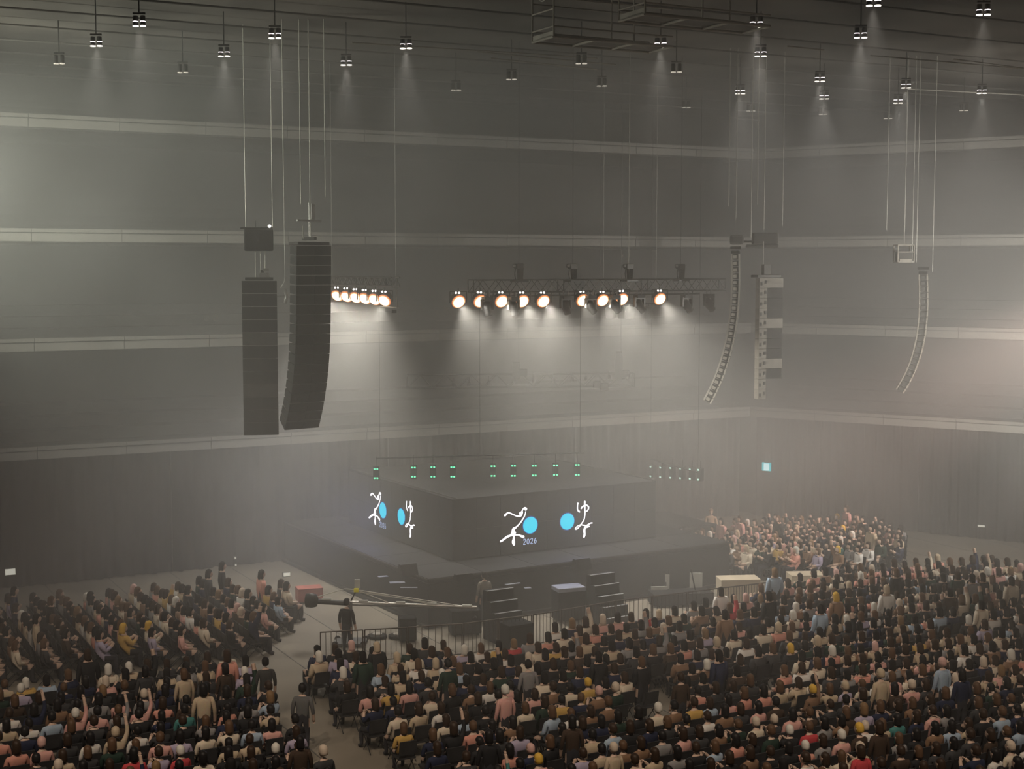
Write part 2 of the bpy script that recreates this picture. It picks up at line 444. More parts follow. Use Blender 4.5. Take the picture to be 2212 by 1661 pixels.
# ------------------------------------------------------------------ catwalks hanging under the ceiling
def catwalk(px, py, z, L, W, H, label, arcs):
    p = PZ(px, py, z)
    t = thing('catwalk', label, 'catwalk', p, TH, 'ceiling catwalks')
    m = M['catwalk']
    for y in (0, -W):
        bar('floor_beam', (0, y, 0), (L, y, 0), .04, m, t); bar('side_rail', (0, y, .28), (L, y, .28), .025, m, t)
        bar('hand_rail', (0, y, 1.05), (L, y, 1.05), .022, m, t)
        k = 0
        while k * 2.6 <= L + .01:
            bar('post', (k * 2.6, y, 0), (k * 2.6, y, H), .025, m, t); k += 1
    k = 0
    while k * 1.3 <= L + .01:
        bar('cross_beam', (k * 1.3, 0, 0), (k * 1.3, -W, 0), .035, m, t); k += 1
    b = MB(); b.box((L / 2, -W / 2, .05), (L, W - .2, .015)); b.build('walkway', M['beam'], t)
    for z_ in (.28, .75, 1.2, 1.65):
        bar('ladder_rung', (0, 0, z_), (0, -W, z_), .022, m, t)
    for q in arcs:
        b = MB(); b.tube([(0, -W * (.25 + .5 * s / 8), q - .16 * math.sin(math.pi * s / 8)) for s in range(9)], .02, 6); b.build('cable_loop', M['rope'], t)
    b = MB(); b.box((.02, -W / 2, .08), (.04, W, .16)); b.build('kick_plate', m, t)
catwalk(1150, 92, 18.3, 3.9, 1.2, 1.7, 'longer caged catwalk hanging left of the other', (1.2, 1.65))
catwalk(1337, 46, 18.3, 3.9, 1.2, 1.7, 'nearer caged catwalk cut off by the top edge', (1.2,))

# ------------------------------------------------------------------ flown speakers
def cabinet_mesh(name, w_, d_, h_, mats, grill=True):
    b = MB()
    # wedge cabinet: front at -y, narrower at the back
    x, y, z = w_ / 2, d_ / 2, h_ / 2
    v = [(-x, -y, -z), (x, -y, -z), (x * .82, y, -z * .8), (-x * .82, y, -z * .8), (-x, -y, z), (x, -y, z), (x * .82, y, z * .8), (-x * .82, y, z * .8)]
    b._add(v, [(3, 2, 1, 0), (4, 5, 6, 7), (0, 1, 5, 4), (1, 2, 6, 5), (2, 3, 7, 6), (3, 0, 4, 7)])
    return b.mesh(name, *mats)
def hang_ropes(t, tops, z0, inv):
    for (p, z1) in tops: pass
def rope_px(t, px0, py0, px1, py1, Y, r=.016, name='wire_rope', up=True):
    a = PY(px1, py1, Y)                               # low end; the rope itself is plumb
    top = a.copy(); top.z = CEIL
    inv = t.matrix_world.inverted() if False else Matrix.Identity(4)
    o = bar(name, a, top, r, M['rope'], None, 6)
    o.parent = t; o.matrix_parent_inverse = Matrix.LocRotScale(t.location, t.rotation_euler, None).inverted()
    return o

# left sub column: twelve cabinets, two of them paler
YA = 48.0
pb = PY(565, 937, YA)
Wc = 74 / F * YA; Hc = 332 / F * YA
t = thing('speaker_column', 'straight black flown speaker column with two paler bands, left of the curved one', 'speakers', pb, R(9))
hs = Hc / 12
me_d = cabinet_mesh('cabinet', Wc, .9, hs - .012, [M['cab']]); me_l = cabinet_mesh('cabinet', Wc, .9, hs - .012, [M['greycab']])
gm = MB(); gm.box((0, 0, 0), (Wc * .40, .02, hs - .05)); gm_d = gm.mesh('grille', M['grille'])
for k in range(12):
    pale = k in (3, 7)
    c = put('cabinet', me_l if pale else me_d, t, loc=(0, 0, hs * (k + .5)))
    if not pale:
        for s in (-1, 1): put('grille', gm_d, c, loc=(s * Wc * .24, -.455, 0))
b = MB(); b.box((0, 0, Hc + .06), (Wc * .8, .8, .10)); b.box((.1, 0, Hc + .2), (.12, .12, .3)); b.build('fly_frame', M['steel'], t, bevel=.01)
b = MB(); b.box((.16, -.1, Hc + .18), (.34, .2, .16)); b.box((.22, -.12, Hc + .36), (.2, .12, .1)); b.build('junction_box', M['alu'], t, bevel=.01)
for x in (-.12, .05, .2): bar('chain', (x, 0, Hc + .1), (x, 0, Hc + 1.25), .014, M['rope'], t, 6)
b = MB(); b.box((0, 0, Hc + 1.35), (.95, .45, .72)); b.build('chain_motor', M['blackmatte'], t, bevel=.04)
b = MB(); b.lathe([(.01, -.05), (.05, -.02), (.05, .03), (.01, .05)], 8, Matrix.Translation((.36, -.25, Hc + 1.8))); b.build('signal_lamp', M['led_white'], t, smooth=True)
b = MB(); b.tube([(-.1, 0, Hc + 1.7), (-.1, 0, Hc + 2.0)], .02, 6); b.tube([(-.6, 0, Hc + 1.74), (.46, 0, Hc + 1.74)], .03, 6); b.build('hang_beam', M['steel'], t)
for px, py in ((531, 470), (589, 470)): rope_px(t, px, 0, px, py + 20, YA)

# left curved array
def line_array(name, label, top_px, Y, Wd, dep, hb, n, rz, curve, mats, gmat, group=None, sides=None, ropes=(), frame=True, edge=None):
    top = PY(top_px[0], top_px[1], Y)
    t = thing(name, label, 'speakers', (top.x, top.y, top.z), rz, group)
    me = cabinet_mesh('cabinet', Wd, dep, hb - .012, mats)
    g = MB(); g.box((0, 0, 0), (Wd * .46, .02, hb - .05)); gme = g.mesh('grille', gmat)
    sm = None
    if sides:
        g = MB(); g.box((0, 0, 0), (.02, dep * .62, hb * .46)); sm = g.mesh('side_port', sides)
    em = None
    if edge:  # pale strips standing for edges that catch the lamps
        g = MB(); g.box((0, 0, 0), (.03, .06, hb - .02)); em = g.mesh('edge_strip', edge)
    pos = Vector((0, 0, 0)); a = 0.0
    for k in range(n):
        a = curve(k / (n - 1))
        dn = Vector((0, math.sin(a), -math.cos(a)))   # front faces -y; the stack swings back (+y) going down
        c_ = pos + dn * hb / 2
        m_ = Matrix.Translation(c_) @ Matrix.Rotation(a, 4, 'X')
        c = put('cabinet', me, t, mtx=m_)
        for s in (-1, 1): put('grille', gme, c, loc=(s * Wd * .25, -dep / 2 - .005, 0))
        if sm:
            for s in (-1, 1): put('side_port', sm, c, loc=(s * Wd * .455, 0, 0), rot=(0, 0, -s * .09))
        if em:
            for s in (-1, 1):
                put('edge_strip', em, c, loc=(s * Wd * .495, -dep * .46, 0)); put('edge_strip', em, c, loc=(s * Wd * .415, dep * .46, 0))
        pos = pos + dn * hb
    if frame:
        b = MB(); b.box((0, 0, .06), (Wd * .9, dep, .1)); b.box((0, 0, .22), (.1, dep * 1.3, .1)); b.build('fly_frame', M['steel'], t, bevel=.01)
    for q in ropes: rope_px(t, *q)
    return t
YB = 47.0
t = line_array('line_array', 'broad black curved line array with nineteen cabinets, flown left of the lamps', (668, 530), YB, 71 / F * YB * 1.2, .62, 400 / F * YB / 19 * 1.0, 19, R(38),
           lambda s: R(2) + R(24) * max(0, s - .35) ** 1.4 / .55, [M['cab']], M['grille'],
           ropes=((647, 0, 650, 440, YB), (671, 0, 671, 512, YB), (703, 0, 703, 425, YB), (612, 0, 613, 412, YB)))
b = MB(); b.box((.12, 0, 1.1), (.14, .14, .5)); b.tube([(.0, 0, .2), (.0, 0, 1.4)], .02, 6); b.box((0, 0, .8), (.9, .1, .08)); b.build('chain_motor', M['alu'], t, bevel=.01)
b = MB(); b.tube([(-.22, 0, .2), (-.22, 0, .62)], .014, 6); b.build('chain', M['rope'], t)

# right curved ladder-like array, seen from the side
YC = 53.0
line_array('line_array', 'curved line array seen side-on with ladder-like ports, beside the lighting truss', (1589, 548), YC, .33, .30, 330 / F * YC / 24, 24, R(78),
           lambda s: R(-2) + R(30) * s ** 1.5, [M['steel']], M['grille'], sides=M['array_lit'], edge=M['array_lit'],
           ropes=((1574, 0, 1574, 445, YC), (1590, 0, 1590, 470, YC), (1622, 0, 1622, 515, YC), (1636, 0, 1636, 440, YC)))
# motor cluster above it
t = thing('chain_motor', 'grey motor cluster hanging above the curved ladder-like speakers', 'hoist', PY(1652, 515, 54.0))
b = MB(); b.box((0, 0, 0), (.95, .4, .42)); b.box((-.1, 0, -.28), (1.2, .3, .12)); b.build('motor_body', M['greycab'], t, bevel=.05)
b = MB(); b.box((-1.05, 0, -.05), (.5, .3, .36)); b.build('cable_bag', M['greycab'], t, bevel=.08)
b = MB(); b.tube([(-1.3, 0, -.12), (.5, 0, -.12)], .04, 6); b.build('spreader_bar', M['steel'], t)
for x, y in ((1650, 495), (1690, 488)): rope_px(t, x, 0, x, y, 54.0)
# right column: lamplight on its front strip put into a pale colour, and pale bands
YD = 53.5
pt = PY(1645, 600, YD)
t = thing('speaker_column', 'straight flown speaker column with pale perforated edge and three pale bands', 'speakers', pt, R(20))
hD = 262 / F * YD; n = 12
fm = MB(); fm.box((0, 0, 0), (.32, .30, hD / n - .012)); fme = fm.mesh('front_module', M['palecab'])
pm = MB(); pm.box((0, 0, 0), (.085, .03, .13)); pme = pm.mesh('port', M['black'])
sd = MB(); sd.box((0, 0, 0), (.70, .50, hD / n - .012)); sdd = sd.mesh('cabinet', M['cab']); 
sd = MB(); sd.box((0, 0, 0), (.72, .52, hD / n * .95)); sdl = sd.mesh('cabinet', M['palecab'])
for k in range(n):
    z = -hD * (k + .5) / n
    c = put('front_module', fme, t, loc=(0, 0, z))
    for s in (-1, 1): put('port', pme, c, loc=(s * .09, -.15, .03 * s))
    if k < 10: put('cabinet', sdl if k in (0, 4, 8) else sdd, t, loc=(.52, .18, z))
b = MB(); b.box((.25, .1, .06), (1.0, .5, .1)); b.box((.25, .1, .3), (.3, .2, .4)); b.build('fly_frame', M['steel'], t, bevel=.01)
bar('chain', (.12, .1, .3), (.12, .1, 1.35), .014, M['rope'], t, 6)
# farthest right array
YE = 55.0
line_array('line_array', 'faint curved line array, farthest right of the flown speakers', (1994, 592), YE, .37, .32, 262 / F * YE / 20, 20, R(76),
           lambda s: R(-3) + R(34) * s ** 1.7, [M['greycab']], M['grille'], sides=M['greycab'], edge=M['palecab'],
           ropes=((1970, 0, 1970, 565, YE), (1980, 0, 1979, 567, YE), (2017, 0, 2014, 587, YE), (1955, 0, 1954, 500, YE), (1915, 0, 1915, 497, YE)))
t = thing('equipment_crate', 'small pale framed crate hanging beside the farthest right speakers', 'crate', PY(1952, 567, YE), R(8))
b = MB()
for x in (-.32, .32):
    for y in (-.2, .2): b.box((x, y, .34), (.04, .04, .68))
for z in (.02, .4, .66):
    b.box((0, -.2, z), (.68, .04, .04)); b.box((0, .2, z), (.68, .04, .04)); b.box((-.32, 0, z), (.04, .4, .04)); b.box((.32, 0, z), (.04, .4, .04))
b.build('frame', M['palecab'], t)
b = MB(); b.box((0, 0, .22), (.56, .34, .36)); b.build('amplifier', M['greycab'], t, bevel=.02)
b = MB(); b.box((0, -.02, .08), (.5, .36, .1)); b.build('connector_panel', M['palecab'], t)
b = MB(); b.tube([(0, 0, .66), (0, 0, CEIL - PY(1952, 567, YE).z)], .014, 6); b.build('wire_rope', M['rope'], t)

# ------------------------------------------------------------------ lighting truss over the stage
A2 = R(30.7)
UR = Vector((math.cos(A2), math.sin(A2), 0)); UL = Vector((-math.sin(A2), math.cos(A2), 0))     # along right / left stage faces
def truss(name, label, p0, p1, h, wd, bay, mt, group=None, parent_mat=None):
    p0, p1 = Vector(p0), Vector(p1); d = (p1 - p0); L = d.length; d.normalize()
    side = d.cross(Vector((0, 0, 1))).normalized(); up_ = Vector((0, 0, 1))
    t = thing(name, label, 'truss', p0, 0, group)
    f_ = lambda a, s, z: d * a + side * (s * wd / 2) + up_ * z
    for s in (-1, 1):
        for z in (0, h): bar('chord', f_(0, s, z), f_(L, s, z), .025, mt, t)
    n = max(1, round(L / bay))
    for k in range(n):
        a0, a1, am = L * k / n, L * (k + 1) / n, L * (k + .5) / n
        for s in (-1, 1):
            bar('brace', f_(a0, s, 0), f_(am, s, h), .014, mt, t, 6); bar('brace', f_(am, s, h), f_(a1, s, 0), .014, mt, t, 6)
        if k % 5 == 0 or k == n - 1:
            a_ = a0 if k % 5 == 0 else a1
            for s in (-1, 1): bar('upright', f_(a_, s, 0), f_(a_, s, h), .022, mt, t)
            for z in (0, h): bar('spacer', f_(a_, -1, z), f_(a_, 1, z), .02, mt, t)
    return t
T0 = PY(1017, 632, 50.5); T1 = PY(1560, 630, 56.2); T1.z = T0.z
TZ = T0.z
truss('lighting_truss', 'long dark lattice truss carrying the row of bright lamps', T0, T1, .44, .40, .75, M['steel'])
pp = thing('lamp_pipe', 'thin dark pipe slung just below the long lattice truss', 'pipe', T0)
dT = (T1 - T0)
bar('pipe', dT * .03 + Vector((0, 0, -.13)), dT * .90 + Vector((0, 0, -.13)), .025, M['steel'], pp)
for k in range(7):
    q = dT * (.06 + .135 * k); bar('clamp', q, q + Vector((0, 0, -.13)), .02, M['steel'], pp)
# chain hoists standing on the truss
for k, px in enumerate((1121, 1237, 1358, 1470)):
    s = (px - 1017) / 543.0
    Y = T0.y + (T1.y - T0.y) * s * .93
    base = PY(px, 604, Y); base.z = TZ + .44
    t = thing('chain_hoist', 'chain hoist standing on the long truss, %s from the left' % ORD[k + 1], 'hoist', base, A2, 'hoists on the long truss')
    b = MB(); b.box((0, 0, .48), (.30, .22, .2)); b.box((-.18, 0, .5), (.12, .14, .14)); b.build('motor', M['steel'], t, bevel=.02)
    b = MB(); b.box((.05, 0, .2), (.16, .16, .4), taper=1.25); b.build('chain_bag', M['blackmatte'], t, bevel=.02)
    b = MB(); b.box((.02, 0, -.05), (.5, .46, .06)); b.build('shackle_plate', M['steel'], t)
    b = MB(); b.lathe([(.01, -.05), (.05, -.02), (.05, .02), (.01, .05)], 8, Matrix.Translation((-.24, -.08, .5))); b.build('hook_cap', M['alu'], t, smooth=True)
    bar('chain', (0, 0, .55), (0, 0, CEIL - base.z), .006 if k != 2 else .014, M['rope'] if k == 2 else M['steel'], t, 6)
    b = MB(); b.tube([(-.2, -.1, .42), (-.24, -.1, .2), (-.2, -.1, .02)], .015, 6); b.build('cable', M['blackmatte'], t)

# bright key lamps
hm = MB(); hm.lathe([(.10, -.34), (.17, -.30), (.19, -.1), (.26, -.03), (.275, .01), (.27, .02)], 18)
key_house = hm.mesh('housing', M['black'], smooth=True)
lm = MB(); lm.lathe([(.265, 0), (.25, .03), (.20, .07), (.10, .11), (.01, .12)], 24); key_lens = lm.mesh('lens', M['lens_warm'], smooth=True)
ym = MB(); ym.box((-.29, 0, .14), (.03, .06, .40)); ym.box((.29, 0, .14), (.03, .06, .40)); ym.box((0, 0, .34), (.60, .06, .03)); ym.tube([(0, 0, .34), (0, 0, .46)], .025, 6)
key_yoke = ym.mesh('yoke', M['steel'])
im = MB(); im.lathe([(.01, -.035), (.035, -.015), (.035, .015), (.01, .035)], 8, Matrix.Rotation(R(90), 4, 'X')); key_led = im.mesh('indicator', M['led_white'], smooth=True)
def key_lamp(px, py, Y, aim, beam, pw, label, group):
    p = PY(px, py, Y)
    t = thing('stage_lamp', label, 'stage light', p, 0, group)
    q = Vector(aim).normalized().to_track_quat('Z', 'Y').to_matrix().to_4x4()
    h = put('housing', key_house, t, mtx=q); put('lens', key_lens, h)
    put('yoke', key_yoke, t)
    for s in (-1, 1): put('indicator', key_led, t, loc=(s * .055 - .02, -.12, .30))
    light('key_spot', 'SPOT', Vector(aim).normalized() * .30, beam, P_KEY * pw, (1.0, .94, .82), .12, 100, 1.0, t)
RROW = [(990, 651), (1037, 650), (1083, 650), (1128, 650), (1173, 650), (1258, 648), (1301, 648), (1343, 646), (1425, 645)]
for k, (x, y) in enumerate(RROW):
    s = (x - 1017) / 543.0; Y = 50.3 + 5.7 * s * .93
    key_lamp(x, y, Y, (.36, -.78, -.42), (.42, -.18, -.88), 1.35, 'bright warm lamp under the long truss, %s from the left' % ORD[k + 1], 'bright lamps of the long row')
LROW = [(729, 638), (749, 640), (769, 642), (789, 644), (810, 646), (831, 648)]
LP = []
for k, (x, y) in enumerate(LROW):
    Y = 55.6 - 3.6 * k / 5
    key_lamp(x, y, Y, (-.30, -.72, -.50), (-.12, -.24, -.92), 1.0, 'bright warm lamp in the short row by the speakers, %s from the left' % ORD[k + 1], 'bright lamps of the short row')
    LP.append(PY(x, y, Y))
q0 = LP[0] + (LP[0] - LP[5]) * .12; q1 = LP[5] + (LP[5] - LP[0]) * .22
truss('lighting_truss', 'short dark truss holding six bright lamps beside the curved speakers', Vector((q0.x, q0.y, LP[2].z + .46)), Vector((q1.x, q1.y, LP[2].z + .46)), .30, .3, .5, M['steel'])
t = thing('lamp_pipe', 'thin pipe below the short lamp row, ending right of it', 'pipe', LP[5])
q = LP[5] + (LP[5] - LP[0]) * .24 - LP[5]
bar('pipe', Vector((-.5, .8, -.24)), q + Vector((.1, -.1, -.24)), .02, M['alu'], t)
bar('drop', q + Vector((0, 0, -.24)), q + Vector((0, 0, .75)), .015, M['steel'], t)
b = MB(); b.box(q + Vector((-.1, 0, -.36)), (.16, .12, .12)); b.build('clamp_box', M['steel'], t)
for k, qq in enumerate((q0, q1)):
    t = thing('wire_rope', 'thin rope holding the short truss, %s end' % ('left' if k == 0 else 'right'), 'rope', (qq.x, qq.y, LP[2].z + .7))
    bar('strand', (0, 0, 0), (0, 0, CEIL - LP[2].z - .7), .008, M['rope'], t, 6)
# strange bright hook between the speakers
t = thing('hanging_hook', 'small shiny hook with rigging between the two left speaker stacks', 'hook', PY(616, 640, 50.0))
b = MB(); b.tube([(-.15, 0, .3), (0, 0, .55), (.15, 0, .3), (-.15, 0, .3)], .014, 6); b.build('sling', M['rope'], t)
b = MB(); b.tube([(0, 0, -.25), (.05, 0, 0), (0, 0, .25)], .06, 8); b.tube([(-.3, 0, 0), (.3, 0, .02)], .02, 6); b.build('hook_body', M['alu'], t, smooth=True)
bar('wire_rope', (0, 0, .55), (.0, 0, CEIL - PY(616, 640, 50.0).z), .009, M['rope'], t, 6)

# moving heads below the pipe
mb = MB(); mb.box((0, 0, .05), (.34, .30, .12)); mh_base = mb.mesh('base', M['black'])
mb = MB(); mb.box((-.2, 0, -.16), (.06, .14, .36)); mb.box((.2, 0, -.16), (.06, .14, .36)); mb.box((0, 0, -.02), (.46, .16, .06)); mh_yoke = mb.mesh('yoke', M['steel'])
mb = MB(); mb.lathe([(.06, -.24), (.14, -.20), (.165, -.08), (.15, .08), (.125, .22), (.14, .26), (.12, .30)], 14); mh_head = mb.mesh('head', M['black'], smooth=True)
mb = MB(); mb.lathe([(.115, .295), (.10, .32), (.01, .335)], 14); mh_lens = mb.mesh('lens', M['alu'], smooth=True)
mb = MB(); mb.tube([(-.1, 0, .1), (-.1, 0, .28)], .02, 6); mb.tube([(.1, 0, .1), (.1, 0, .28)], .02, 6); mh_clamp = mb.mesh('clamp', M['alu'])
def moving_head(px, py, Y, tilt, label, group, sc_=1.0):
    p = PY(px, py, Y)
    t = thing('moving_head', label, 'stage light', p, A2, group); t.scale = (sc_,) * 3
    put('base', mh_base, t); put('clamp', mh_clamp, t)
    yk = put('yoke', mh_yoke, t)
    h = put('head', mh_head, t, mtx=Matrix.Translation((0, 0, -.28)) @ Matrix.Rotation(tilt[0], 4, 'Y') @ Matrix.Rotation(tilt[1], 4, 'X'))
    put('lens', mh_lens, h)
MHX = [(1052, 648), (1109, 648), (1222, 645), (1276, 645), (1328, 644), (1381, 643), (1483, 643), (1531, 641)]
for k, (x, y) in enumerate(MHX):
    Y = 50.0 + 5.7 * ((x - 1017) / 543.0) * .93
    tl = (R(180 - 6 - 5 * k), R(8)) if k < 3 else (R(180 - 34), R(10))
    moving_head(x, y, Y, tl, 'dark moving-head spotlight under the long truss, %s from the left' % ORD[k + 1], 'moving heads under the long truss', 1.0)

# faint rig far behind the long truss
FR0 = PY(880, 838, 60.5); FR1 = PY(1368, 818, 61.5); FR1.z = FR0.z
truss('lighting_truss', 'faint far truss with tiny lamps, seen through the haze below the long one', FR0, FR1, .55, .5, 1.1, M['steel'])
for k, (x, y) in enumerate(((980, 832), (1013, 831), (1056, 829), (1112, 826), (1153, 824), (1195, 823), (1236, 821), (1265, 819), (1316, 817), (1356, 815))):
    p = PY(x, y, 60.2)
    t = thing('pin_spot', 'tiny pin spot along the faint far truss, %s from the left' % ORD[k + 1], 'stage light', p, 0, 'pin spots on the far truss')
    b = MB(); b.lathe([(.05, -.05), (.07, .0), (.07, .16), (.03, .2)], 10, Matrix.Rotation(R(60), 4, 'X')); b.build('housing', M['black'], t, smooth=True)
    b = MB(); b.lathe([(.01, -.06), (.05, -.055), (.05, -.03)], 10, Matrix.Rotation(R(60), 4, 'X')); b.build('lens', M['lens_far'], t)
    bar('clamp', (0, .1, .1), (0, .35, .3), .015, M['steel'], t, 6)
for k, (x, y, h_) in enumerate(((1336, 790, 1.2), (1115, 800, .7), (1290, 830, .3))):
    p = PY(x, y, 60.6)
    t = thing('chain_hoist', ['faint dark hoist at the right end of the far truss', 'faint dark hoist at the middle of the far truss', 'faint cable box under the far truss'][k], 'hoist', p)
    b = MB(); b.box((0, 0, 0), (.34, .3, h_), taper=.85); b.build('motor', M['black'], t, bevel=.03)
    b = MB(); b.box((.3, 0, -.35 if k == 0 else -.1), (.34, .3, .3)); b.build('chain_bag', M['blackmatte'], t, bevel=.03)
    bar('chain', (.1, 0, 0), (.1, 0, CEIL - p.z), .010 if k == 0 else .006, M['steel'], t, 6)
t = thing('lamp_pipe', 'faint far pipe behind the lamp row with hanging lamps', 'pipe', PY(1298, 656, 60))
bar('pipe', (0, 0, 0), PY(1425, 655, 60) - PY(1298, 656, 60), .025, M['steel'], t)
for x in (.1, 2.3): bar('wire_rope', (x, 0, 0), (x, 0, CEIL - PY(1298, 656, 60).z), .008, M['rope'], t, 6)
for k, x in enumerate((1318, 1344, 1360, 1401)):
    t = thing('flood_lamp', 'faint grey lamp on the far pipe, %s from the left' % ORD[k + 1], 'stage light', PY(x, 672, 60), 0, 'lamps on the far pipe')
    b = MB(); b.lathe([(.17, -.30), (.19, -.1), (.2, .12), (.12, .2)], 12); b.build('housing', M['greycab'], t, smooth=True)
    b = MB(); b.lathe([(.02, -.315), (.15, -.31), (.16, -.28)], 12); b.build('lens', M['steel'], t)
    bar('clamp', (0, 0, .18), (0, 0, .34), .02, M['steel'], t, 6)

# ------------------------------------------------------------------ stage: deck, LED cube and status-light battens
NC = Vector((-2.1, 50.0, 0)); LS = 8.85; ZB, ZT = 1.72, 3.85
NR = Vector((math.sin(A2), -math.cos(A2), 0)); NL = Vector((-math.cos(A2), -math.sin(A2), 0))
mid = NC + (UR + UL) * (LS / 2)
rotS = Matrix.Rotation(A2, 3, 'Z')
dk = thing('stage', 'low black square stage deck in the middle of the arena floor', 'stage', (mid.x, mid.y, 0), A2)
DW = LS + 4.0
b = MB(); b.box((0, 0, .80), (DW, DW, 1.36)); b.build('skirt', M['blackmatte'], dk)
nd = 6
dm = MB(); dm.box((0, 0, 0), (DW / nd - .02, DW / nd - .02, .16)); dme = dm.mesh('deck_panel', M['deck'])
for i in range(nd):
    for j in range(nd):
        put('deck_panel', dme, dk, loc=(-DW / 2 + DW / nd * (i + .5), -DW / 2 + DW / nd * (j + .5), 1.58))
for s in (-1, 1):
    b = MB(); b.box((s * (DW / 2 + .01), 0, 1.62), (.03, DW, .05)); b.box((0, s * (DW / 2 + .01), 1.62), (DW, .03, .05)); b.build('edge_trim', M['steel'], dk)
b = MB(); b.box((0, 0, .06), (DW + .3, DW + .3, .1)); b.build('base_frame', M['black'], dk)
# raised walkway wing towards the right
wg = thing('stage_ramp', 'dark low ramp wing reaching right from the stage', 'stage', tuple(mid + UR * (DW / 2 + 1.9) + UL * .8), A2)
b = MB(); b.box((0, 0, .55), (3.6, 3.6, 1.0)); b.build('skirt', M['blackmatte'], wg)
b = MB(); b.box((0, 0, 1.11), (3.7, 3.7, .12)); b.build('deck_panel', M['deck'], wg)
b = MB(); b.box((0, -1.86, 1.12), (3.7, .03, .05)); b.build('edge_trim', M['steel'], wg)

def ribbon(b, pts, widths, origin, ux, uz, nrm, off=.02):
    """round-capped stroke of varying width in the plane (ux, uz)"""
    P = [Vector(p) for p in pts]; Wd = widths
    S = []; 
    for i in range(len(P) - 1):
        p0, p1, p2, p3 = P[max(i - 1, 0)], P[i], P[i + 1], P[min(i + 2, len(P) - 1)]
        for k in range(5):
            t_ = k / 5
            q = .5 * ((2 * p1) + (p2 - p0) * t_ + (2 * p0 - 5 * p1 + 4 * p2 - p3) * t_ ** 2 + (3 * p1 - p0 - 3 * p2 + p3) * t_ ** 3)
            S.append((q, Wd[i] + (Wd[i + 1] - Wd[i]) * t_))
    S.append((P[-1], Wd[-1]))
    to3 = lambda q: origin + ux * q.x + uz * q.y + nrm * off
    L_, R_ = [], []
    for i, (q, w_) in enumerate(S):
        d = S[min(i + 1, len(S) - 1)][0] - S[max(i - 1, 0)][0]
        if d.length < 1e-9: d = Vector((1, 0))
        d.normalize(); nn = Vector((-d.y, d.x))
        L_.append(to3(q + nn * w_ / 2)); R_.append(to3(q - nn * w_ / 2))
    for i in range(len(S) - 1): b.quad(L_[i], R_[i], R_[i + 1], L_[i + 1])
    for q, w_ in (S[0], S[-1]): disc(b, q, w_ / 2, w_ / 2, origin, ux, uz, nrm, off + .002, 10)
def disc(b, c, rx, ry, origin, ux, uz, nrm, off, n=40):
    v = [origin + ux * (c[0] + rx * math.cos(2 * math.pi * k / n)) + uz * (c[1] + ry * math.sin(2 * math.pi * k / n)) + nrm * off for k in range(n)]
    b._add(v, [tuple(range(n))])
# strokes read off the front screen, in the crop frame (880,980)+ p/5.53, put into metres on the screen plane
oR = NC + Vector((0, 0, ZB))
def loc2(x, y):
    p = PLANE(880 + x / 5.53, 980 + y / 5.53, oR, NR) - oR
    return (p.dot(UR), p.z)
KX = 1 / 5.53 / F * 52.5
STROKES = [
 ([(1165, 735), (1205, 705), (1260, 725), (1310, 745), (1352, 738), (1366, 702), (1340, 714)], [26, 16, 12, 16, 24, 28, 24]),
 ([(1362, 704), (1380, 660), (1400, 648), (1412, 660)], [18, 11, 20, 36]),
 ([(1412, 690), (1395, 750), (1350, 820), (1300, 875), (1268, 900), (1256, 945), (1240, 968)], [11, 13, 15, 17, 38, 44, 28]),
 ([(1282, 942), (1262, 966), (1245, 975)], [30, 26, 20]),
 ([(1255, 968), (1190, 992), (1140, 1030), (1112, 1046)], [18, 26, 22, 20]),
 ([(1270, 975), (1320, 968), (1358, 984), (1382, 992)], [14, 14, 22, 34]),
 ([(1272, 975), (1269, 1012), (1266, 1052), (1272, 1082)], [14, 26, 46, 28]),
 ([(2035, 592), (2030, 632), (2032, 668), (2052, 692)], [16, 13, 15, 20]),
 ([(2075, 650), (2105, 622), (2138, 612), (2163, 640), (2150, 678), (2122, 692)], [20, 14, 13, 18, 15, 12]),
 ([(2117, 575), (2118, 640), (2119, 720), (2106, 790), (2070, 845), (2030, 893), (2005, 897), (2024, 868), (2066, 850), (2115, 856), (2165, 868)], [26, 20, 16, 14, 14, 14, 15, 10, 11, 14, 20]),
 ([(2148, 850), (2172, 838), (2182, 830), (2205, 827)], [14, 16, 14, 13]),
 ([(2165, 868), (2125, 880), (2110, 918), (2116, 958), (2107, 988)], [18, 26, 32, 26, 30]),
]
DIG = {'2': [(0, .8), (.25, 1), (.65, .95), (.7, .65), (.4, .35), (0, 0), (.75, 0)], '0': [(.38, 1), (.05, .75), (.05, .25), (.38, 0), (.72, .25), (.72, .75), (.38, 1)],
       '6': [(.60, 1), (.28, .80), (.06, .42), (.10, .12), (.38, 0), (.68, .14), (.70, .42), (.42, .58), (.10, .40)]}
S2 = [([loc2(*p) for p in pts], [w_ * KX for w_ in ws]) for pts, ws in STROKES]
D1, D2 = loc2(1467, 853), loc2(1908, 808)
RAD = 99 * KX
Y0 = loc2(1383, 1083)
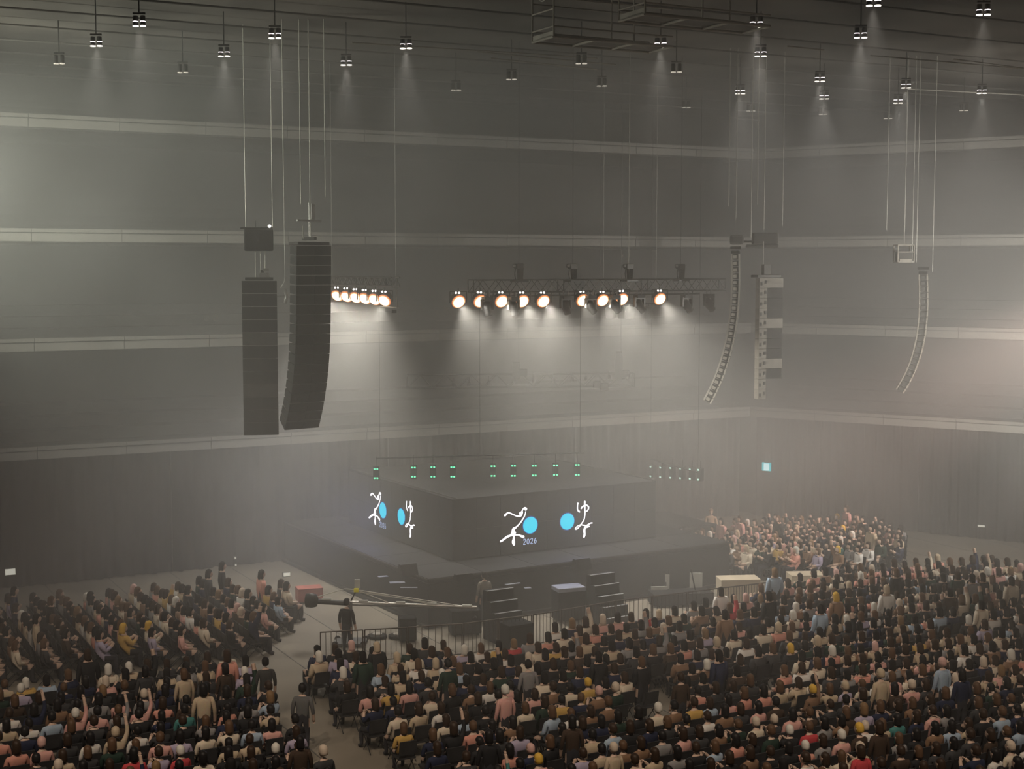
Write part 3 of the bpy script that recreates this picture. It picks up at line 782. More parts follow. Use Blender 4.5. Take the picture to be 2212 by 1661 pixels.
def screen(name, label, ux, nrm, mirror):
    t = thing(name, label, 'screen', tuple(NC + Vector((0, 0, ZB))), 0)
    o = Vector((0, 0, 0)); uz = Vector((0, 0, 1))
    nc, nr = 9, 2
    pw, ph = LS / nc, (ZT - ZB) / nr
    ang = math.atan2(ux.y, ux.x)
    pm_ = MB(); pm_.box((0, 0, 0), (pw - .008, .10, ph - .008)); pme_ = pm_.mesh('panel', M['screen'])
    for i in range(nc):
        for j in range(nr):
            c = ux * (pw * (i + .5)) + uz * (ph * (j + .5)) - nrm * .05
            put('panel', pme_, t, loc=c, rot=(0, 0, ang))
    fx = (lambda q: (LS - q[0], q[1])) if mirror else (lambda q: q)
    # on the left screen u runs from the far end to the near corner, so the design keeps its reading direction
    for k, (pts, ws) in enumerate(S2):
        b = MB()
        if mirror: ribbon(b, [p for p in pts], ws, ux * LS, -ux, uz, nrm, .012)
        else: ribbon(b, pts, ws, o, ux, uz, nrm, .012)
        b.build('logo_stroke', M['logo_white'], t)
    for c in (D1, D2):
        b = MB()
        if mirror: disc(b, c, RAD * 1.12, RAD * 1.12, ux * LS, -ux, uz, nrm, .008)
        else: disc(b, c, RAD * 1.12, RAD * 1.12, o, ux, uz, nrm, .008)
        h_ = b.build('disc_edge', M['halo'], t)
        b = MB()
        if mirror: disc(b, c, RAD, RAD, ux * LS, -ux, uz, nrm, .014)
        else: disc(b, c, RAD, RAD, o, ux, uz, nrm, .014)
        b.build('disc', M['logo_cyan'], t)
    hD_ = 62 * KX; wD_ = 40 * KX
    for k, ch in enumerate('2026'):
        pts = [(Y0[0] + (k * 44 * KX) / math.cos(A2) * .98 + p[0] * wD_, Y0[1] + p[1] * hD_ ) for p in DIG[ch]]
        b = MB()
        if mirror: ribbon(b, pts, [8 * KX] * len(pts), ux * LS, -ux, uz, nrm, .016)
        else: ribbon(b, pts, [8 * KX] * len(pts), o, ux, uz, nrm, .016)
        b.build('year_digit', M['logo_blue'], t)
    return t
screen('led_screen', 'front LED wall with white calligraphy, two cyan discs and the year 2026', UR, NR, False)
screen('led_screen', 'left side LED wall, narrow from here, with the same cyan discs and calligraphy', UL, NL, True)
for nn_, uu_, pw_ in ((NR, UR, 1.0), (NL, UL, 3.5)):
    pc = NC + uu_ * (LS / 2) + Vector((0, 0, 2.8)) + nn_ * .5
    light('screen_glow', 'SPOT', pc, nn_ + Vector((0, 0, .05)), P_SCREEN * pw_, (.34, .42, 1.0), 1.0, 165, 1.0)
# cube core behind the screens
cb = thing('screen_cube', 'dark box roof and rear behind the two LED walls', 'screen frame', (mid.x, mid.y, ZB), A2)
b = MB(); b.box((0, 0, (ZT - ZB) / 2), (LS - .24, LS - .24, ZT - ZB - .02)); b.build('core', M['blackmatte'], cb)
b = MB(); b.box((0, 0, ZT - ZB + .02), (LS, LS, .06)); b.build('roof', M['deck'], cb)
for s in (-1, 1): bar('roof_rail', (s * LS / 2 * .97, -LS / 2, ZT - ZB + .08), (s * LS / 2 * .97, LS / 2, ZT - ZB + .08), .02, M['steel'], cb)

# status-light battens hanging above the cube
lb = MB(); lb.box((0, 0, 0), (.065, .02, .05)); led_g = lb.mesh('status_led', M['green'])
lb = MB(); lb.box((0, 0, 0), (.09, .02, .06)); led_p = lb.mesh('status_led', M['greenpale'])
sbm = MB(); sbm.box((0, 0, 0), (.22, .16, .50)); strobe_me = sbm.mesh('housing', M['blackmatte'])
gxs = [(812, 1013, 1033), (893, 1010, 1030), (935, 1009, 1030), (978, 1009, 1030), (1065, 1007, 1028), (1109, 1006, 1028), (1154, 1006, 1027), (1200, 1005, 1026), (1247, 1004, 1026)]
YG = 52.0
for k, (x, y0, y1) in enumerate(gxs):
    p = PY(x, (y0 + y1) / 2, YG)
    t = thing('strobe_unit', 'dark hanging unit with four green status lights, %s from the left above the LED walls' % ORD[k + 1], 'stage light', p, 0, 'units with green status lights')
    put('housing', strobe_me, t, loc=(0, .12, 0))
    dz = (y1 - y0) / F * YG / 2
    for s in (-1, 1):
        for z in (-1, 1): put('status_led', led_g, t, loc=(s * .05, 0, z * dz))
    bar('hanger', (0, .12, .2), (0, .12, .62), .012, M['blackmatte'], t, 6)
t = thing('batten', 'dark pipe above the LED walls holding the units with green lights', 'pipe', PY(812, 990, YG + .12))
e = PY(1262, 978, YG + .12) - PY(812, 990, YG + .12)
bar('pipe', (0, 0, 0), e, .025, M['blackmatte'], t)
for s in (.02, .5, .98): bar('wire_rope', e * s, e * s + Vector((0, 0, 6.5)), .006, M['blackmatte'], t, 6)
gx2 = [(1405, 1008, 1029), (1426, 1010, 1031), (1448, 1011, 1032), (1469, 1012, 1033), (1490, 1014, 1034), (1508, 1015, 1036)]
for k, (x, y0, y1) in enumerate(gx2):
    Y = 60.5 - .85 * k
    p = PY(x, (y0 + y1) / 2, Y)
    t = thing('strobe_unit', 'hanging unit with two pale status lights, %s from the left, right of the LED walls' % ORD[k + 1], 'stage light', p, R(-60), 'units with pale status lights')
    put('housing', strobe_me, t, loc=(0, .12, 0))
    dz = (y1 - y0) / F * Y / 2
    for z in (-1, 1): put('status_led', led_p, t, loc=(0, 0, z * dz))
    bar('hanger', (0, .12, .2), (0, .12, .55), .012, M['blackmatte'], t, 6)
a0 = PY(1400, 990, 60.7); a1 = PY(1514, 997, 56.1); a1.z = a0.z
t = thing('batten', 'dark pipe holding the pale status lights right of the LED walls', 'pipe', a0)
bar('pipe', (0, 0, 0), a1 - a0, .025, M['blackmatte'], t)
for s in (.05, .95): bar('wire_rope', (a1 - a0) * s, (a1 - a0) * s + Vector((0, 0, 14.8)), .006, M['blackmatte'], t, 6)

# ------------------------------------------------------------------ gear around the stage
def on_floor(px, py, z=0.0): return PZ(px, py, z)
def stairs(px, py, label, n=5, wd=1.0, rz=A2):
    p = on_floor(px, py)
    t = thing('stage_stairs', label, 'stairs', p, rz, 'black stage stairs')
    for k in range(n):
        b = MB(); h_ = (k + 1) * 1.6 / n
        b.box((0, k * .26, h_ / 2), (wd, .26, h_)); st = b.build('step', M['blackmatte'], t)
        b = MB(); b.box((0, k * .26 - .10, h_ + .008), (wd, .06, .016)); b.build('nosing', M['edge'], st)
stairs(1112, 1392, 'black steps with pale edges up to the stage, nearer of the two flights')
stairs(1335, 1352, 'black steps up to the stage, right-hand flight')
def case(px, py, d, rz, m, label, cat='case', name='road_case', topm=None, group=None, lid=True):
    p = on_floor(px, py)
    t = thing(name, label, cat, p, rz, group)
    b = MB(); b.box((0, 0, d[2] * .45 + .06), (d[0], d[1], d[2] * .88)); b.build('body', m, t, bevel=.02)
    b = MB(); b.box((0, 0, d[2] * .93 + .06), (d[0] + .01, d[1] + .01, d[2] * .12)); b.build('lid', topm or m, t, bevel=.02)
    for sx in (-1, 1):
        for sy in (-1, 1):
            b = MB(); b.tube([(sx * d[0] * .4 - .02, sy * d[1] * .4, .05), (sx * d[0] * .4 + .02, sy * d[1] * .4, .05)], .05, 8); b.build('caster', M['black'], t)
case(1228, 1340, (1.0, .7, 1.15), R(20), M['blackmatte'], 'black case with a grey-blue top between the two stair flights', topm=M['greyblue'])
case(1115, 1408, (.9, .7, .9), A2, M['blackmatte'], 'plain black case right below the nearer steps')
case(880, 1385, (.55, .5, .75), R(10), M['blackmatte'], 'small black box under the middle of the camera crane')
case(1004, 1370, (1.0, .6, .8), R(15), M['blackmatte'], 'black box under the tip of the camera crane')
case(622, 1345, (.55, .5, .55), R(-10), M['blackmatte'], 'black floor speaker box on the pale floor left of the crane', 'speaker', 'floor_speaker')
case(668, 1300, (.9, .6, .5), R(20), M['red'], 'faded red case at the left edge of the stage')
case(1594, 1300, (1.45, .8, .85), R(6), M['beige'], 'pale beige counter standing right of the stage', 'counter', 'counter')
case(1740, 1272, (1.3, .8, .55), R(6), M['beige'], 'low beige box further right behind the seat rows', 'counter', 'counter')
case(1470, 1305, (2.2, .9, .42), R(10), M['blackmatte'], 'long black case right of the stage ramp')
# pale boards right of stage
def board(px, py, wd, h_, rz, m, label):
    p = on_floor(px, py)
    t = thing('notice_board', label, 'board', p, rz, 'pale boards right of the stage')
    b = MB(); b.box((0, 0, h_ / 2 + .25), (wd, .04, h_)); b.build('panel', m, t)
    for s in (-1, 1): bar('leg', (s * wd * .4, .03, 0), (s * wd * .4, .03, .4 + h_), .02, M['black'], t, 6)
board(1424, 1302, .60, .35, R(5), M['pale'], 'low pale board at the left of the group right of the stage')
board(1441, 1300, .16, .75, R(5), M['pale'], 'narrow upright pale board right of the low one')
board(1503, 1296, .46, .75, R(-8), M['pale'], 'taller pale board leaning behind a dark pole')
t = thing('leaning_pole', 'dark pole leaning against the taller pale board', 'pole', on_floor(1500, 1302))
bar('pole', (.12, 0, 0), (-.14, -.05, 1.25), .025, M['black'], t); bar('foot', (.02, 0, .02), (.22, 0, .02), .03, M['black'], t)
# sheets of paper / set lists lying on the stage
for k, (x, y, w_, h_, rz, lab) in enumerate(((827, 1246, .34, .2, .4, 'small bluish sheet lying on the left of the stage'), (858, 1259, .5, .25, .2, 'bigger grey sheet on the stage beside the small bluish one'),
                                    (883, 1270, .55, .12, .0, 'narrow pale strip lying at the stage edge above the crane'), (1140, 1271, .22, .16, .3, 'small grey card on the stage by the nearer steps'),
                                    (1108, 1262, .55, .12, .5, 'pale bluish strip on the stage above the nearer steps'))):
    p = PZ(x, y, 1.68)
    b = MB(); b.box((0, 0, .012), (w_, h_, .02)); o = b.build('paper_sheet', M['greyblue'], bevel=.004); o.location = p; o.rotation_euler = (0, 0, rz)
    tag(o, lab, 'paper')
# floor wedges on the stage
for k, (x, y, lab) in enumerate(((1000, 1262, 'black wedge monitor on the near stage corner'), (1255, 1228, 'black wedge monitor at the stage edge before the LED wall'), (880, 1240, 'black wedge monitor on the left stage edge'))):
    p = PZ(x, y, 1.66)
    t = thing('stage_monitor', lab, 'speaker', p, A2 + R(180))
    b = MB(); x_ = .3
    b._add([(-x_, -.25, 0), (x_, -.25, 0), (x_, .25, 0), (-x_, .25, 0), (-x_, -.05, .36), (x_, -.05, .36), (x_, .1, .36), (-x_, .1, .36)],
           [(3, 2, 1, 0), (4, 5, 6, 7), (0, 1, 5, 4), (1, 2, 6, 5), (2, 3, 7, 6), (3, 0, 4, 7)]); b.build('cabinet', M['cab'], t)
    b = MB(); b.box((0, -.155, .18), (.5, .02, .34), Matrix.Rotation(R(-29), 3, 'X')); b.build('grille', M['grille'], t)

# camera crane
jb = on_floor(757, 1392)
jz = PY(757, 1301, jb.y).z
jt = thing('camera_crane', 'long camera crane arm with counterweight and stay cables before the stage', 'camera crane', jb)
def jp(px, py): return PY(px, py, jb.y) - jb
b = MB(); b.box((0, 0, .08), (1.0, .8, .1)); b.tube([(0, 0, .1), (0, 0, jz)], .075, 10); b.build('post', M['greycab'], jt)
for sx in (-1, 1):
    for sy in (-1, 1):
        b = MB(); b.tube([(sx * .45, sy * .35 - .04, .1), (sx * .45, sy * .35 + .04, .1)], .1, 10); b.build('wheel', M['black'], jt)
a_l, a_p, a_r = jp(686, 1297), jp(757, 1300), jp(1030, 1311)
b = MB(); b.tube([a_l + Vector((0, 0, -.03)), a_p + Vector((0, 0, -.05))], .085, 8); b.build('rear_arm', M['black'], jt)
bar('arm', a_l, a_r, .035, M['alu'], jt); bar('lower_arm', a_p + Vector((0, 0, -.09)), a_r + Vector((0, 0, -.05)), .025, M['steel'], jt)
b = MB(); b.lathe([(.05, -.22), (.22, -.18), (.24, 0), (.2, .16), (.06, .22)], 14, Matrix.Translation(jp(673, 1297)) @ Matrix.Rotation(R(90), 4, 'Y')); b.build('counterweight', M['black'], jt, smooth=True)
mt_ = jp(744, 1272); m2_ = jp(770, 1274)
bar('mast', a_p, m2_, .025, M['steel'], jt)
for p_, q_ in ((jp(680, 1291), mt_), (mt_, m2_), (m2_, jp(838, 1301)), (m2_, jp(930, 1305)), (m2_, jp(1000, 1309)), (m2_ + Vector((0, 0, -.06)), jp(965, 1307))):
    bar('stay_cable', p_, q_, .014, M['rope'], jt, 6)
b = MB(); b.box(m2_ + Vector((0, -.06, 0)), (.16, .1, .12)); b.build('yellow_marker', M['yellow'], jt, bevel=.02)
for x, y in ((705, 1294), (785, 1298), (865, 1301), (933, 1304), (1009, 1308)):
    b = MB(); b.box(jp(x, y), (.30, .1, .05)); b.build('joint_plate', M['pale'], jt)
b = MB(); b.box(a_r + Vector((-.05, 0, -.24)), (.22, .25, .3)); b.tube([a_r + Vector((-.05, -.1, -.3)), a_r + Vector((-.05, -.35, -.3))], .06, 8); b.build('camera_head', M['black'], jt)
b = MB(); b.box(jp(772, 1261), (.18, .06, .28)); b.tube([jp(768, 1262), m2_], .012, 6); b.build('monitor', M['pale'], jt)
# dolly wheels
for k, x in enumerate((815, 860)):
    t = thing('cable_reel', 'flat dark cable reel lying on the floor, %s of the two under the crane' % ('left' if k == 0 else 'right'), 'cable reel', on_floor(x, 1378))
    b = MB(); b.lathe([(.26, 0), (.32, .02), (.32, .1), (.26, .12), (.2, .12)], 18); b.build('drum', M['blackmatte'], t)
    b = MB(); b.lathe([(.05, .1), (.16, .12), (.16, .15), (.05, .16)], 14); b.build('hub', M['palecab'], t)

# crowd barriers
btop = [(690, 1366), (880, 1355), (1000, 1347), (1150, 1328), (1330, 1298), (1560, 1270), (1660, 1258)]
bpts = [PZ(x, y, 1.1) for x, y in btop]
seg = []
acc = []
for i in range(len(bpts) - 1):
    L = (bpts[i + 1] - bpts[i]).length; n = max(1, round(L / 1.25))
    for k in range(n): acc.append((bpts[i].lerp(bpts[i + 1], k / n), bpts[i].lerp(bpts[i + 1], (k + 1) / n)))
for k, (p, q) in enumerate(acc):
    d = (q - p); L = d.length; rz = math.atan2(d.y, d.x)
    t = thing('crowd_barrier', 'brown steel crowd barrier before the stage, %s section from the left' % ordn(k + 1), 'barrier', (p.x, p.y, 0), rz, 'crowd barriers before the stage')
    bar('top_rail', (.02, 0, 1.1), (L - .02, 0, 1.1), .022, M['barrier'], t); bar('bottom_rail', (.02, 0, .15), (L - .02, 0, .15), .018, M['barrier'], t)
    nb = 8
    for j in range(nb + 1):
        x = .03 + (L - .06) * j / nb
        bar('upright', (x, 0, 0 if j in (0, nb) else .15), (x, 0, 1.1), .02 if j in (0, nb) else .010, M['barrier'], t, 6)
    for x in (.1, L - .1): bar('foot', (x, -.25, .015), (x, .25, .015), .018, M['barrier'], t, 6)

# wall fittings
def wall_point(px, py, P0, D_, Nn, off):
    return PLANE(px, py, P0 + Nn * off, Nn)
p = wall_point(1656, 1008, CORNER, U2, N2, -.55)
t = thing('exit_sign', 'small glowing cyan exit sign under the right balcony', 'sign', p, TH2)
b = MB(); b.box((0, 0, 0), (.44, .10, .40)); b.build('case', M['exit_edge'], t)
b = MB(); b.box((.02, -.06, -.01), (.28, .02, .34)); b.build('lit_panel', M['exit'], t)
b = MB(); b.box((0, 0, .34), (.2, .08, .28)); b.build('mount', M['greycab'], t)
def lampbox(px, py, wd, h_, P0, D_, Nn, label, rz):
    p = wall_point(px, py, P0, D_, Nn, -.5)
    t = thing('door_lamp', label, 'lamp', p, rz)
    b = MB(); b.box((0, .03, 0), (wd + .05, .08, h_ + .05)); b.build('case', M['greycab'], t)
    b = MB(); b.box((0, -.02, 0), (wd, .03, h_)); b.build('lit_panel', M['doorlamp'], t)
lampbox(22, 1235, .36, .22, CORNER, -U, N1, 'small pale lit panel low on the far left drape', TH)
t = thing('door_lamp', 'small pale lit panel near the floor left of the stage', 'lamp', PZ(619, 1241, .10), TH)
b = MB(); b.box((0, .03, 0), (.30, .10, .18)); b.build('case', M['greycab'], t)
b = MB(); b.box((0, -.03, .01), (.26, .03, .13)); b.build('lit_panel', M['doorlamp'], t)
lampbox(2120, 1136, .30, .08, CORNER, U2, N2, 'thin pale lit panel low on the right drape', TH2)
lampbox(508, 1205, .06, .08, CORNER, -U, N1, 'tiny lit dot on the left drape, upper of two', TH)
lampbox(509, 1220, .06, .06, CORNER, -U, N1, 'tiny lit dot on the left drape, lower of two', TH)
for k, px in enumerate((447, 466)):
    p = wall_point(px, 687, CORNER, -U, N1, -.6)
    b = MB(); b.tube([(.10 * math.cos(a * math.pi / 8), 0, .10 * math.sin(a * math.pi / 8)) for a in range(17)], .02, 6, cap=False)
    o = b.build('wall_ring', M['palecab']); o.location = p; o.rotation_euler = (0, 0, TH)  # plain pale ring
    tag(o, 'small pale ring fixed in the left stand, %s of the two' % ('left' if k == 0 else 'right'), 'ring')

# floods outside the frame that fill the haze from both sides (unseen lamps, read from the bright haze there)
def flood(loc, aim, energy, col, ang, label):
    t = thing('flood_light', label, 'stage light', loc)
    q = Vector(aim).normalized().to_track_quat('Z', 'Y').to_matrix().to_4x4()
    h = put('housing', key_house, t, mtx=q); put('lens', key_lens, h); put('yoke', key_yoke, t)
    bar('hanger', (0, 0, .45), (0, 0, CEIL - loc[2]), .03, M['steel'], t)
    light('flood_spot', 'SPOT', Vector(aim).normalized() * .30, aim, energy, col, .2, ang, 1.0, t)
flood((-22.0, 44.0, 15.2), (.62, .28, -.08), P_SIDE_L, (.98, 1.0, .84), 120, 'flood light beyond the left edge of the picture')
flood((23.5, 46.0, 9.6), (-.42, .72, -.04), P_SIDE_R, (1.0, .96, .86), 120, 'flood light beyond the right edge of the picture')
flood((24.5, 50.0, 13.0), (-15.0, 12.5, -12.0), P_PINK, (1.0, .62, .50), 34, 'pinkish flood light beyond the right edge, aimed at the far right crowd')
for k_, x_ in enumerate((-15, -9, -3, 3, 9, 15)):  # extra unseen floods, added to brighten the near crowd
    flood((x_, 20.0, 19.3), (0, .78, -1.0), P_CROWD, (1.0, .82, .64), 66, 'added flood brightening the near crowd, %s from the left, outside the frame' % ORD[k_ + 1])

# ------------------------------------------------------------------ people
def skin_mesh(nodes, edges, lvl):
    me = bpy.data.meshes.new('tmp'); me.from_pydata([n[0] for n in nodes], edges, []); me.update()
    o = bpy.data.objects.new('tmp', me); COL.objects.link(o)
    sk = o.modifiers.new('s', 'SKIN'); sk.use_smooth_shade = True; sk.branch_smoothing = .4
    for i, n in enumerate(nodes):
        r = n[1]; r = tuple(k_ * 1.16 for k_ in r) if isinstance(r, tuple) else r * 1.16; me.skin_vertices[0].data[i].radius = r if isinstance(r, tuple) else (r, r)
    me.skin_vertices[0].data[0].use_root = True
    if lvl:
        ss = o.modifiers.new('u', 'SUBSURF'); ss.levels = lvl; ss.render_levels = lvl
    dg = bpy.context.evaluated_depsgraph_get(); ev = o.evaluated_get(dg)
    em = ev.to_mesh()
    v = [tuple(p.co) for p in em.vertices]; f = [tuple(p.vertices) for p in em.polygons]
    ev.to_mesh_clear(); bpy.data.objects.remove(o); bpy.data.meshes.remove(me)
    return v, f
def pose_nodes(pose):
    """front faces +y, origin on the floor under the hips"""
    sit = pose.startswith('sit')
    hz = .50 if sit else .92
    N = [((0, 0, hz), (.15, .11)), ((0, -.02, hz + .20), (.14, .105)), ((0, -.03, hz + .40), (.165, .105)), ((0, -.02, hz + .50), (.10, .08)),
         ((0, 0, hz + .585), (.052, .055))]
    E = [(0, 1), (1, 2), (2, 3), (3, 4)]
    def chain(start, pts):
        p = start
        for q in pts:
            N.append(q); E.append((p, len(N) - 1)); p = len(N) - 1
        return p
    hands = []
    for s in (-1, 1):
        if sit: chain(0, [((s * .10, .14, hz + .0), .085), ((s * .11, .42, hz + .0), .065), ((s * .11, .44, .26), .05), ((s * .11, .43, .07), .04), ((s * .11, .56, .04), .04)])
        else: chain(0, [((s * .09, 0, hz - .10), .09), ((s * .10, .02, .48), .062), ((s * .10, -.01, .08), .042), ((s * .11, .13, .04), .04)])
        sh = ((s * .19, -.02, hz + .46), .062)
        if pose == 'sit_lap': arm = [sh, ((s * .25, .02, hz + .20), .045), ((s * .12, .24, hz + .13), .036), ((s * .06, .32, hz + .13), .034)]
        elif pose == 'sit_phone': arm = [sh, ((s * .24, .14, hz + .24), .045), ((s * .10, .34, hz + .36), .036), ((s * .06, .38, hz + .42), .034)]
        elif pose == 'sit_wave' and s == 1: arm = [sh, ((.27, .06, hz + .70), .045), ((.24, .12, hz + .95), .036), ((.23, .14, hz + 1.04), .034)]
        elif pose == 'sit_wave': arm = [sh, ((s * .25, .02, hz + .20), .045), ((s * .12, .24, hz + .13), .036), ((s * .06, .32, hz + .13), .034)]
        else: arm = [sh, ((s * .25, -.02, hz + .18), .045), ((s * .26, .06, hz - .06), .036), ((s * .26, .09, hz - .15), .034)]
        e = chain(2, arm)
        a, c = Vector(arm[-2][0]), Vector(arm[-1][0])
        hands.append((s, c, (c - a).normalized()))
    return N, E, hz, hands
def head_geo(hz, cy_):
    c = Vector((0, .02, hz + .71)); n = 10; v = []; f = []
    rows = [(-.125, .035, .02), (-.10, .062, .015), (-.05, .078, .0), (.0, .085, -.005), (.05, .083, -.01), (.09, .065, -.01), (.12, .03, -.01)]
    for z, r, oy in rows:
        for k in range(n):
            a = 2 * math.pi * k / n
            x, y = r * .92 * math.cos(a), r * 1.12 * math.sin(a) + oy
            if abs(math.cos(a)) < .35 and math.sin(a) > 0 and -.06 < z < .02: y += .022        # nose
            v.append((c.x + x, c.y + y, c.z + z))
    for i in range(len(rows) - 1):
        for k in range(n): f.append((i * n + k, i * n + (k + 1) % n, (i + 1) * n + (k + 1) % n, (i + 1) * n + k))
    f.append(tuple(reversed(range(n)))); f.append(tuple((len(rows) - 1) * n + k for k in range(n)))
    return v, f, c
def hair_geo(hz, long_):
    c = Vector((0, .005, hz + .715)); n = 10; v = []; f = []
    rows = [(-.17 if long_ else -.085, .088 if long_ else .06, -.03), (-.11 if long_ else -.07, .098 if long_ else .088, -.03), (-.02, .096, -.022), (.05, .098, -.012), (.10, .078, -.008), (.135, .03, -.005)]
    for i, (z, r, oy) in enumerate(rows):
        for k in range(n):
            a = 2 * math.pi * k / n
            x, y = r * math.cos(a), r * 1.12 * math.sin(a) + oy
            if z < .04 and math.sin(a) > .2: y = min(y, .02)
            v.append((c.x + x, c.y + y, c.z + z))
    for i in range(len(rows) - 1):
        for k in range(n): f.append((i * n + k, i * n + (k + 1) % n, (i + 1) * n + (k + 1) % n, (i + 1) * n + k))
    f.append(tuple(reversed(range(n)))); f.append(tuple((len(rows) - 1) * n + k for k in range(n)))
    return v, f
def build_person(pose, lvl, fingers):
    N, E, hz, hands = pose_nodes(pose)
    v, f = skin_mesh(N, E, lvl)
    segs = []
    mats_ = []
    arm_skin = [h[1] for h in hands]
    for q in f:
        c = Vector((0, 0, 0))
        for i in q: c += Vector(v[i])
        c /= len(q)
        if c.z > hz + .53 and abs(c.x) < .09: mats_.append(0)
        elif min((c - h).length for h in arm_skin) < .20 and (abs(c.x) > .03): mats_.append(0)
        elif c.z < hz + .03 or (pose.startswith('sit') and c.y > .16 and c.z < hz + .09): mats_.append(2)
        else: mats_.append(1)
    b = MB(); b.v = list(v); b.f = list(f); b.m = mats_
    hv, hf, hc = head_geo(hz, 0); b._add(hv, hf, 0)
    if fingers:
        for s in (-1, 1):
            b.lathe([(.004, -.008), (.011, 0), (.004, .008)], 6, Matrix.Translation(hc + Vector((s * .033, .083, .0))) @ Matrix.Rotation(R(90), 4, 'X'), 3)
            b.box(hc + Vector((s * .082, -.005, -.01)), (.016, .03, .05), None, 0)
        b.box(hc + Vector((0, .083, -.062)), (.045, .008, .009), None, 3)
        for s, c, d in hands:
            side = d.cross(Vector((0, 0, 1)));
            side = side.normalized() if side.length > .1 else Vector((1, 0, 0))
            nrm = side.cross(d).normalized()
            for k, L in enumerate((.058, .068, .064, .05)):
                o_ = c + side * (k - 1.5) * .017
                b.tube([o_, o_ + d * L * .55 - nrm * .006, o_ + d * L - nrm * .024], [.0085, .008, .006], 5, 0)
            o_ = c - d * .03 + side * (-.03 if s > 0 else .03)
            b.tube([o_, o_ + d * .03 + side * (-.02 if s > 0 else .02), o_ + d * .055 + side * (-.022 if s > 0 else .022)], [.010, .009, .007], 5, 0)
    return b, hz
POSES = ['sit_lap', 'sit_phone', 'sit_wave', 'stand']
BODY, HAIRM, LOW = {}, {}, {}
for ps in POSES:
    b, hz = build_person(ps, 1, True)
    BODY[ps] = b.mesh('person', M['skin'], M['top'], M['trousers'], M['eye'], smooth=True)
    for lg in (0, 1):
        q = MB(); q._add(*hair_geo(hz, lg)); HAIRM[ps, lg] = q.mesh('hair', M['hair'], smooth=True)
    lb_, hz = build_person(ps, 0, False)
    hv, hf = hair_geo(hz, True); lb_._add(hv, hf, 4)
    LOW[ps] = (np.array(lb_.v), lb_.f, lb_.m)

TOPS = [('cream', (.62, .53, .42), 10), ('white', (.68, .64, .60), 6), ('pink', (.62, .34, .30), 7), ('salmon', (.60, .28, .22), 4), ('grey', (.24, .23, .23), 6),
        ('lavender', (.38, .33, .44), 3), ('mustard', (.52, .33, .10), 2), ('red', (.50, .06, .07), 1), ('pale blue', (.34, .42, .52), 3), ('teal', (.06, .20, .19), .7),
        ('brown', (.22, .13, .08), 5), ('beige', (.48, .38, .27), 8)]
DARKS = [('black', (.018, .018, .02), 10), ('navy', (.02, .025, .055), 5), ('charcoal', (.045, .045, .048), 6), ('dark green', (.02, .04, .03), 2), ('dark brown', (.05, .032, .022), 3)]
HAIRS = [('black', (.012, .010, .010), 10), ('dark brown', (.035, .020, .012), 7), ('brown', (.10, .055, .03), 4), ('fair', (.20, .12, .06), .6)]
HATS = [('white cap', (.62, .58, .52)), ('pale cap', (.55, .45, .36)), ('beige cap', (.48, .38, .27)), ('pink cap', (.58, .36, .32)), ('white cap', (.62, .58, .52)), ('yellow cap', (.62, .38, .06))]
def pick(L_, rr):
    tot = sum(x[2] for x in L_); r_ = rr.random() * tot
    for x in L_:
        r_ -= x[2]
        if r_ <= 0: return x
    return L_[-1]
def inside(p, poly):
    x, y = p; c = False; j = len(poly) - 1
    for i in range(len(poly)):
        xi, yi = poly[i]; xj, yj = poly[j]
        if (yi > y) != (yj > y) and x < (xj - xi) * (y - yi) / (yj - yi) + xi: c = not c
        j = i
    return c
HH = 1.25
BLOCKS = {
 'left near block': ([(-150, 1500), (100, 1452), (300, 1430), (480, 1407), (540, 1427), (600, 1500), (690, 1580), (780, 1680), (830, 1745), (-150, 1745)], V, 0.0, False),
 'left far block': ([(-150, 1296), (150, 1277), (350, 1259), (500, 1243), (560, 1264), (625, 1300, .3), (625, 1330, .3), (550, 1372, .7), (450, 1390, .7), (250, 1408, .7), (0, 1440, .7), (-150, 1456, .7)], U, 0.0, True),
 'centre block': ([(655, 1392), (900, 1384), (1060, 1374), (1180, 1354), (1330, 1322), (1450, 1306), (1900, 1600), (2060, 1745), (990, 1745, .4), (890, 1665, .4), (800, 1590, .4), (705, 1505, .4), (640, 1440, .4)], V, 0.0, False),
 'right block': ([(1470, 1304), (1560, 1290), (1640, 1264), (1760, 1228), (1900, 1206), (2400, 1190), (2400, 1745), (2085, 1745), (1920, 1600)], V, 0.0, False),
 'far right block': ([(1440, 1152), (1560, 1127), (1700, 1112), (1880, 1112), (1955, 1137), (1960, 1165), (1850, 1186), (1560, 1188)], -U, 0.0, True),
}
def sm_noise(seed):
    rr = np.random.default_rng(seed); ph = rr.random((6, 3)) * 6.28
    return lambda a, c: sum(math.sin(a * (.25 + .23 * k) + ph[k, 0] + 1.3 * math.sin(c * .31 + ph[k, 2])) * math.sin(c * (1.1 + .7 * k) + ph[k, 1]) / (1 + .3 * k) for k in range(5))
people = []
rr = random.Random(5)
nz_ = sm_noise(3)
